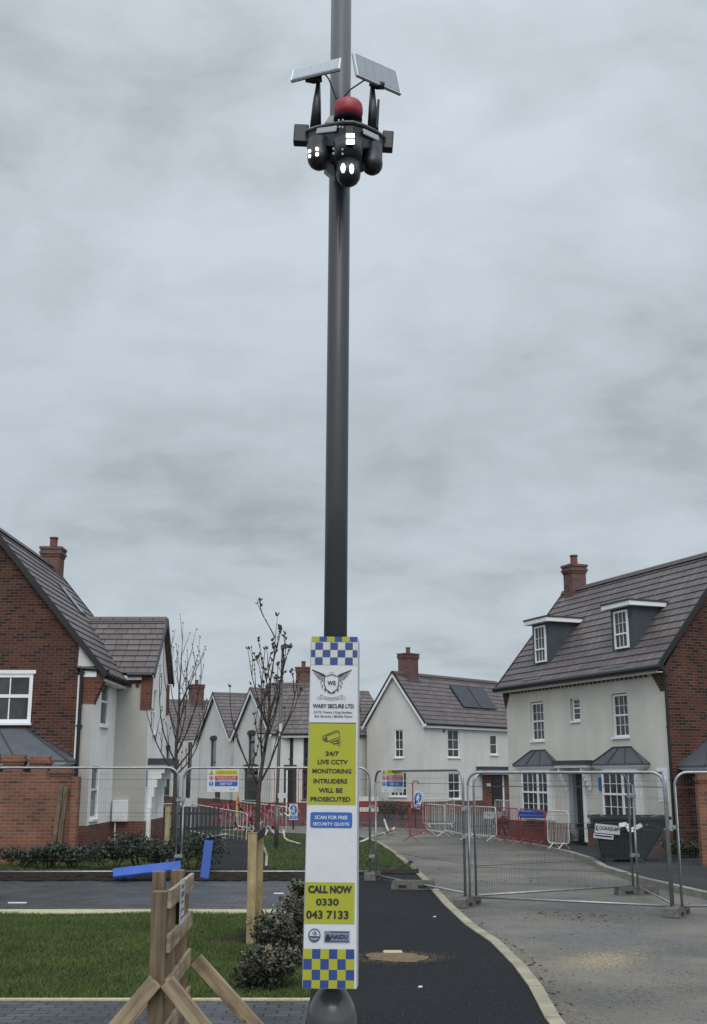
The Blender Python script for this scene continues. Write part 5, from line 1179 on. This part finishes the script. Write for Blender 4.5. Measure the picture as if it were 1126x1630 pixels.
    t.build('lettering', P_BLK, o)
    w = MB(); T(w, 'SCAN FOR FREE', 1316.5, 499.5, 554, 5.8, .01); T(w, 'SECURITY QUOTE', 1327.5, 496.5, 557, 5.8, .01); w.build('lettering', P_TXTW, o)
    # winged shield crest
    c = MB(); k = H / 568; cx = px(527.5, 1093); cz = V(1093); y = -.0022
    sh = [(-12.5, 12), (-6, 13), (0, 15.5), (6, 13), (12.5, 12), (12.5, -2), (9, -11), (0, -17), (-9, -11), (-12.5, -2)]
    c.stroke([(cx + a * k, cz + b * k) for a, b in sh], 1.5 * k, y, True)
    for s_ in (-1, 1):
        c.face([(cx + s_ * a * k, y, cz + b * k) for a, b in ((10, 13), (14, 16), (34, 24), (34.5, 22.5), (16, 12.5), (11, 11))])
        for j, (a0, b0, a1, b1) in enumerate(((14, 10, 31, 18), (14, 7.5, 28, 13.5), (14, 5, 24, 9))): c.stroke([(cx + s_ * a0 * k, cz + b0 * k), (cx + s_ * (a0 + a1) / 2 * k, cz + (b0 + b1) / 2 * k - .8 * k), (cx + s_ * a1 * k, cz + b1 * k)], 1.0 * k, y - .0002 * (j + 1))
        for j in range(9):
            a = R(10 - j * 13); lx, lz = cx + s_ * 17.5 * k * math.cos(a), cz + (-1 + 17 * math.sin(a)) * k; d = Vector((s_ * .35, .95)) if j % 2 else Vector((-s_ * .55, .8)); d = d * 4.2 * k; n_ = Vector((-d.y, d.x)) * .26
            c.face([(lx, y - .0003, lz), (lx + d.x * .5 + n_.x, y - .0003, lz + d.y * .5 + n_.y), (lx + d.x, y - .0003, lz + d.y), (lx + d.x * .5 - n_.x, y - .0003, lz + d.y * .5 - n_.y)])
    for a, b, r_ in ((0, 19, 1.4), (-3.5, 17.6, .9), (3.5, 17.6, .9), (-6.5, 16.4, .7), (6.5, 16.4, .7)):
        c.face([(cx + (a + r_ * (1 if q_ % 2 == 0 else .45) * math.sin(q_ * math.pi / 5)) * k, y - .0004, cz + (b + r_ * (1 if q_ % 2 == 0 else .45) * math.cos(q_ * math.pi / 5)) * k) for q_ in range(10)])
    rib = lambda dz: [(cx + a * k, cz + (b + dz) * k) for a, b in ((-19, -20), (-10, -23.5), (0, -25), (10, -23.5), (19, -20))]
    c.stroke(rib(0), .6 * k, y); c.stroke(rib(-4.2), .6 * k, y)
    for s_ in (-1, 1): c.stroke([(cx + s_ * 19 * k, cz - 20 * k), (cx + s_ * 19 * k, cz - 24.2 * k), (cx + s_ * 23 * k, cz - 23 * k), (cx + s_ * 24 * k, cz - 27 * k), (cx + s_ * 15 * k, cz - 27.5 * k)], .6 * k, y - .0005)
    c.text('WS', cx, cz + .5 * k, 14.5 * k, 7.5 * k, y - .0001, .03); c.text('Securing with Pride', cx, cz - 26.2 * k, 26 * k, 2.6 * k, y - .0006, 0)
    c.build('winged_crest', P_BLK, o)
    # camera pictogram
    c = MB(); cx, cz = px(527, 1187), V(1187)
    q_ = lambda L__: [(cx + a * k, cz + b * k) for a, b in L__]
    c.stroke(q_([(-14, 4), (9, 13.5), (13, 12), (14.5, 3), (-7, -5.5), (-12, -4), (-15.5, 1.5)]), 1.1 * k, -.002, True); c.stroke(q_([(-9, 4.0), (13.5, 12)]), .8 * k, -.0023); c.stroke(q_([(-9, 4.0), (-6.5, -5)]), .8 * k, -.0024)
    c.stroke(q_([(-9.5 + 2.6 * math.cos(R(a)), -1 + 3.4 * math.sin(R(a))) for a in range(0, 360, 30)]), .9 * k, -.0026, True); c.face([(cx + (-9.5 + 1.2 * math.cos(R(a))) * k, -.0026, cz + (-1 + 1.6 * math.sin(R(a))) * k) for a in range(0, 360, 40)])
    c.stroke(q_([(14, 3.6), (15, -1), (-3, -6.5)]), .8 * k, -.0021); c.stroke(q_([(1, -5), (3, -9), (9, -8), (14, -6.5)]), 1.4 * k, -.0028); c.stroke(q_([(3, -4.5), (12, -3.5)]), 1.2 * k, -.0022); c.stroke(q_([(15, -3), (15, -12), (11, -12), (11, -3.4)]), .9 * k, -.0027, True)
    c.build('camera_pictogram', P_BLK, o)
    # foot logos: round emblem, association badge
    cx, cz = px(499.5, 1502), V(1500.5); r0 = 9.2 * k; disc = lambda r_, a0=0, a1=360, s_=12: [(cx + r_ * math.cos(R(a)), cz + r_ * math.sin(R(a)) * 1.06) for a in range(a0, a1, s_)]
    NAVY = material('emblem_navy', (.03, .06, .12), .5)
    c = MB().stroke(disc(r0), 1.5 * k, -.002, True); c.face([(x, -.0021, z) for x, z in disc(r0 * .9, 184, 360)])
    for a, b in ((-2.4, 3.2), (2.2, 4.2), (0.2, 5.8), (-.2, 2.0), (2.6, 1.8)): c.face([(cx + (a + 1.3 * math.cos(R(t_))) * k, -.0022, cz + (b + 1.3 * math.sin(R(t_))) * k) for t_ in range(0, 360, 72)])
    c.build('round_emblem', NAVY, o); MB().stroke([(cx - 7 * k, cz - 4 * k), (cx, cz - 4.8 * k), (cx + 7 * k, cz - 4 * k)], .5 * k, -.0024).stroke([(cx - 5 * k, cz - 6.4 * k), (cx + 5 * k, cz - 6.4 * k)], .5 * k, -.0024).build('emblem_lines', P_TXTW, o)
    xa, xb = px(515.5, 1501), px(556.5, 1501); za, zb = V(1511), V(1493.5)
    MB().face([(xa, -.002, za), (xb, -.002, za), (xb, -.002, zb), (xa, -.002, zb)]).build('association_badge', material('badge_blue', (.16, .21, .30), .5), o)
    c = MB(); c.text('NASDU', (xa + xb) / 2 + .007, (za + zb) / 2, (xb - xa) * .66, 7 * k, -.0032, .03); c.face([(xa + a * k, -.0028, za + b * k) for a, b in ((2, 3), (5, 1.5), (9, 2), (11, 6), (9.5, 10), (8, 9), (8, 13), (5.5, 11), (4, 14.5), (3, 10), (1.5, 7))]); c.stroke([(xa + 1 * k, za + 2.2 * k), (xb - 1 * k, za + 2.2 * k)], 1.2 * k, -.0026); c.stroke([(xa + 9 * k, zb - 1.7 * k), (xb - 1 * k, zb - 1.7 * k)], 1.2 * k, -.0026)
    c.build('badge_lettering', P_BLK, o)
poster()
def cctv():
    def Z(zx, zy, Y): return at(450 + zx / 5.362, 60 + zy / 5.362, Y)
    base = Z(560, 830, 3.36); o = thing('security_camera_unit', 'black solar security camera unit with red beacon and three domes clamped high on the column', 'security camera', base)
    T0 = Matrix.Translation(-base)
    def mb(): return MB(T0)
    b = mb(); rows = [(205, 805, 905, 3.37), (225, 785, 915, 3.345), (290, 762, 918, 3.305), (420, 736, 920, 3.255), (540, 719, 925, 3.225), (600, 719, 928, 3.222), (690, 745, 935, 3.25), (790, 792, 935, 3.30), (850, 832, 925, 3.345), (870, 855, 915, 3.37)]
    F = [(Z(x, t, Y), Z(x, bt, Y)) for x, t, bt, Y in rows]; Bk = [(Vector((f[0].x, 3.40, f[0].z)), Vector((f[1].x, 3.40, f[1].z))) for f in F]
    for i in range(len(F) - 1):
        b.face([F[i][1], F[i + 1][1], F[i + 1][0], F[i][0]]); b.face([F[i][0], F[i + 1][0], Bk[i + 1][0], Bk[i][0]]); b.face([Bk[i][1], Bk[i + 1][1], F[i + 1][1], F[i][1]])
    b.build('body', CAST, o, smooth=False)
    tr = mb().tube([f[0] + Vector((0, -.004, -.003)) for f in F], .006, 6).build('edge_trim', material('edge_trim', (.05, .055, .062), .35), o)
    for (a0, a1, Y0, Y1, t0, t1) in ((292, 462, 3.298, 3.236, 778, 752), (690, 820, 3.238, 3.306, 780, 838)):
        A, B = Z(a0, t0 + 18, Y0), Z(a1, t1 + 22, Y1); mb().bar(A, B, .006, .020).build('lamp_strip', STRIP, o, bevel=.003)
    mb().lathe([(.030, 0), (.047, 0.004), (.047, .030)], Z(558, 722, 3.32), 24).build('beacon_collar', CAST, o, smooth=True)
    c = Z(562, 690, 3.31); hgt = (Z(562, 505, 3.31) - c).z * .80; r_ = .0475
    mb().lathe([(.030, -.004), (.040, .004), (.0450, .010), (r_, hgt * .30), (r_, hgt * .55), (.0455, hgt * .74), (.040, hgt * .88), (.030, hgt * .97), (.015, hgt)], c, 28).build('beacon', BEACON, o, smooth=True)
    def dome(zx, zt, zb, r, Y, leds, name='camera_dome', coverw=None):
        ct = Z(zx, zt, Y); cb = Z(zx, zb, Y - r * .6); h = ct.z - cb.z
        prof = [(.004, -h), (r * .45, -h + r * .10), (r * .75, -h + r * .33), (r * .95, -h + r * .68), (r, -h + r), (r, -h + r * 1.25), (r * .97, -h + r * 1.3), (r * .98, 0)]
        d = mb().lathe(prof, ct, 28).build(name, CAST, o, smooth=True)
        for lx, lz, w, hh in leds:
            ang = math.asin(max(-.95, min(.95, (lx - zx) * .000388 / r))); yy = Y - r * math.cos(ang); p = Z(lx, lz, yy - .003)
            mb().lathe([(.001, 0), (w * .7, .0015), (w, .004), (w, .010)], (0, 0, 0), 12)
            e = MB(T0 @ Matrix.Translation(p) @ Matrix.Rotation(R(98), 4, 'X') @ Matrix.Diagonal((1, hh / w, 1, 1))); e.lathe([(w, -.010), (w, 0), (w * .7, .002), (.0005, .0025)], (0, 0, 0), 14); e.build('led', LED, d)
        return d
    dome(312, 880, 1092, .0375, 3.30, [(232, 965, .0048, .0050), (233, 1008, .0048, .0050), (295, 946, .0052, .0054), (295, 991, .0052, .0054)])
    dome(765, 925, 1137, .034, 3.31, [])
    k = mb(); ct = Z(560, 905, 3.255); cb = Z(560, 1060, 3.25); k.tube([ct, cb], [.050, .043], 24); k.build('neck', CAST, o, smooth=True)
    dome(563, 1000, 1232, .0385, 3.25, [(517, 1110, .0068, .0150), (590, 1115, .0068, .0150)])
    p = Z(579, 872, 3.196); lf = MB(T0 @ Matrix.Translation(p)); lf.box(-.015, -.006, -.019, .015, .006, .019); fo = lf.build('floodlight', CAST, o, bevel=.004)
    for dz in (-.011, .011): MB(T0 @ Matrix.Translation(p + Vector((0, 0, dz)))).box(-.013, -.0085, -.0075, .013, -.0062, .0075).build('led', LED, fo, bevel=.003)
    for zx, zy in ((435, 945), (435, 985), (512, 950), (512, 988), (488, 757), (512, 760), (480, 702), (515, 700)):
        q = Z(zx, zy, 3.205 if zy > 900 else 3.222); MB(T0 @ Matrix.Translation(q)).lathe([(.0028, -.004), (.0028, .002), (.001, .003)], (0, 0, 0), 8).build('indicator', STRIP, o)
    for a, b_, y0 in ((97, 222, 830), (850, 945, 885)):
        q, w = Z(a, y0, 3.39), Z(b_, y0 + 6, 3.39); m_ = mb().bar(q, w, .035, .066); m_.build('clamp_arm', CAST, o, bevel=.004)
    mb().box(-.115, 3.375, base.z - .02, .005, 3.41, base.z + .025).build('pole_bracket', CAST, o)
    mb().prism([Z(360, 725, 3.36), Z(455, 718, 3.36), Z(452, 655, 3.36), Z(398, 668, 3.36)], (0, .03, 0)).build('junction_box', GREYBOX, o); mb().prism([Z(352, 1120, 3.37), Z(440, 1190, 3.37), Z(440, 1040, 3.37), Z(378, 1060, 3.37)], (0, .03, 0)).build('junction_box', GREYBOX, o)
    for P in ([(282, 760, .019), (292, 560, .014), (305, 385, .007)], [(772, 800, .019), (770, 600, .014), (768, 405, .007)]):
        mb().tube([Z(a, b_, 3.34) for a, b_, _ in P], [q_[2] for q_ in P], 12).build('panel_stand', CAST, o, smooth=True)
    for a, b_, c_, d_ in ((195, 352, 335, 345), (745, 385, 870, 410)):
        mb().tube([Z(a, b_, 3.33), Z((a + c_) / 2, (b_ + d_) / 2 + 4, 3.33), Z(c_, d_, 3.33)], [.010, .015, .012], 12).build('panel_swivel', CAST, o, smooth=True)
    mb().tube([Z(805, 770, 3.30), Z(820, 528, 3.30)], [.0052, .0040], 10).build('antenna', BLACK_PL, o)
    for P in ([(352, 295), (395, 350), (425, 430), (460, 520)], [(715, 350), (640, 400), (580, 440), (527, 500)]):
        mb().tube([Z(a, b_, 3.37) for a, b_ in P], .0026, 6).build('cable', BLACK_PL, o)
    # two solar panels, each a true rectangle in space
    D = ray(450 + 560 / 5.362, 60 + 300 / 5.362).normalized(); Rr = Vector((1, 0, 0)); U = Rr.cross(D).normalized(); s_ = .000388 * 3.62 / 3.74
    for C, e1, e2, pitch in ((Z(285, 262, 3.33), (433, 97, -46), (-10, -88, -279), 8), (Z(812, 297, 3.33), (395, -160, 200), (38, -190, -221), 6)):
        a = (Rr * e1[0] + U * e1[1] + D * e1[2]) * s_; b_ = (Rr * e2[0] + U * e2[1] + D * e2[2]) * s_; b_ = b_ - a * (a.dot(b_) / a.dot(a)); n_ = a.cross(b_).normalized()
        if n_.dot(D) > 0: n_ = -n_
        q = lambda u, v, w: C + a * u + b_ * v + n_ * w
        pf = mb().prism([q(-.5, -.5, -.008), q(.5, -.5, -.008), q(.5, .5, -.008), q(-.5, .5, -.008)], n_ * .008).build('solar_panel', PVFRAME, o)
        cl = mb()
        for i in range(5):
            u0 = -.47 + i * .189; cl.face([q(u0, -.46, .001), q(u0 + .182, -.46, .001), q(u0 + .182, .46, .001), q(u0, .46, .001)])
        cl.build('cells', PVCELL, pf)
        mb().prism([q(-.5, -.5, -.011), q(.5, -.5, -.011), q(.5, .5, -.011), q(-.5, .5, -.011)], n_ * .0025).build('backing', BLACK_PL, pf)
cctv()
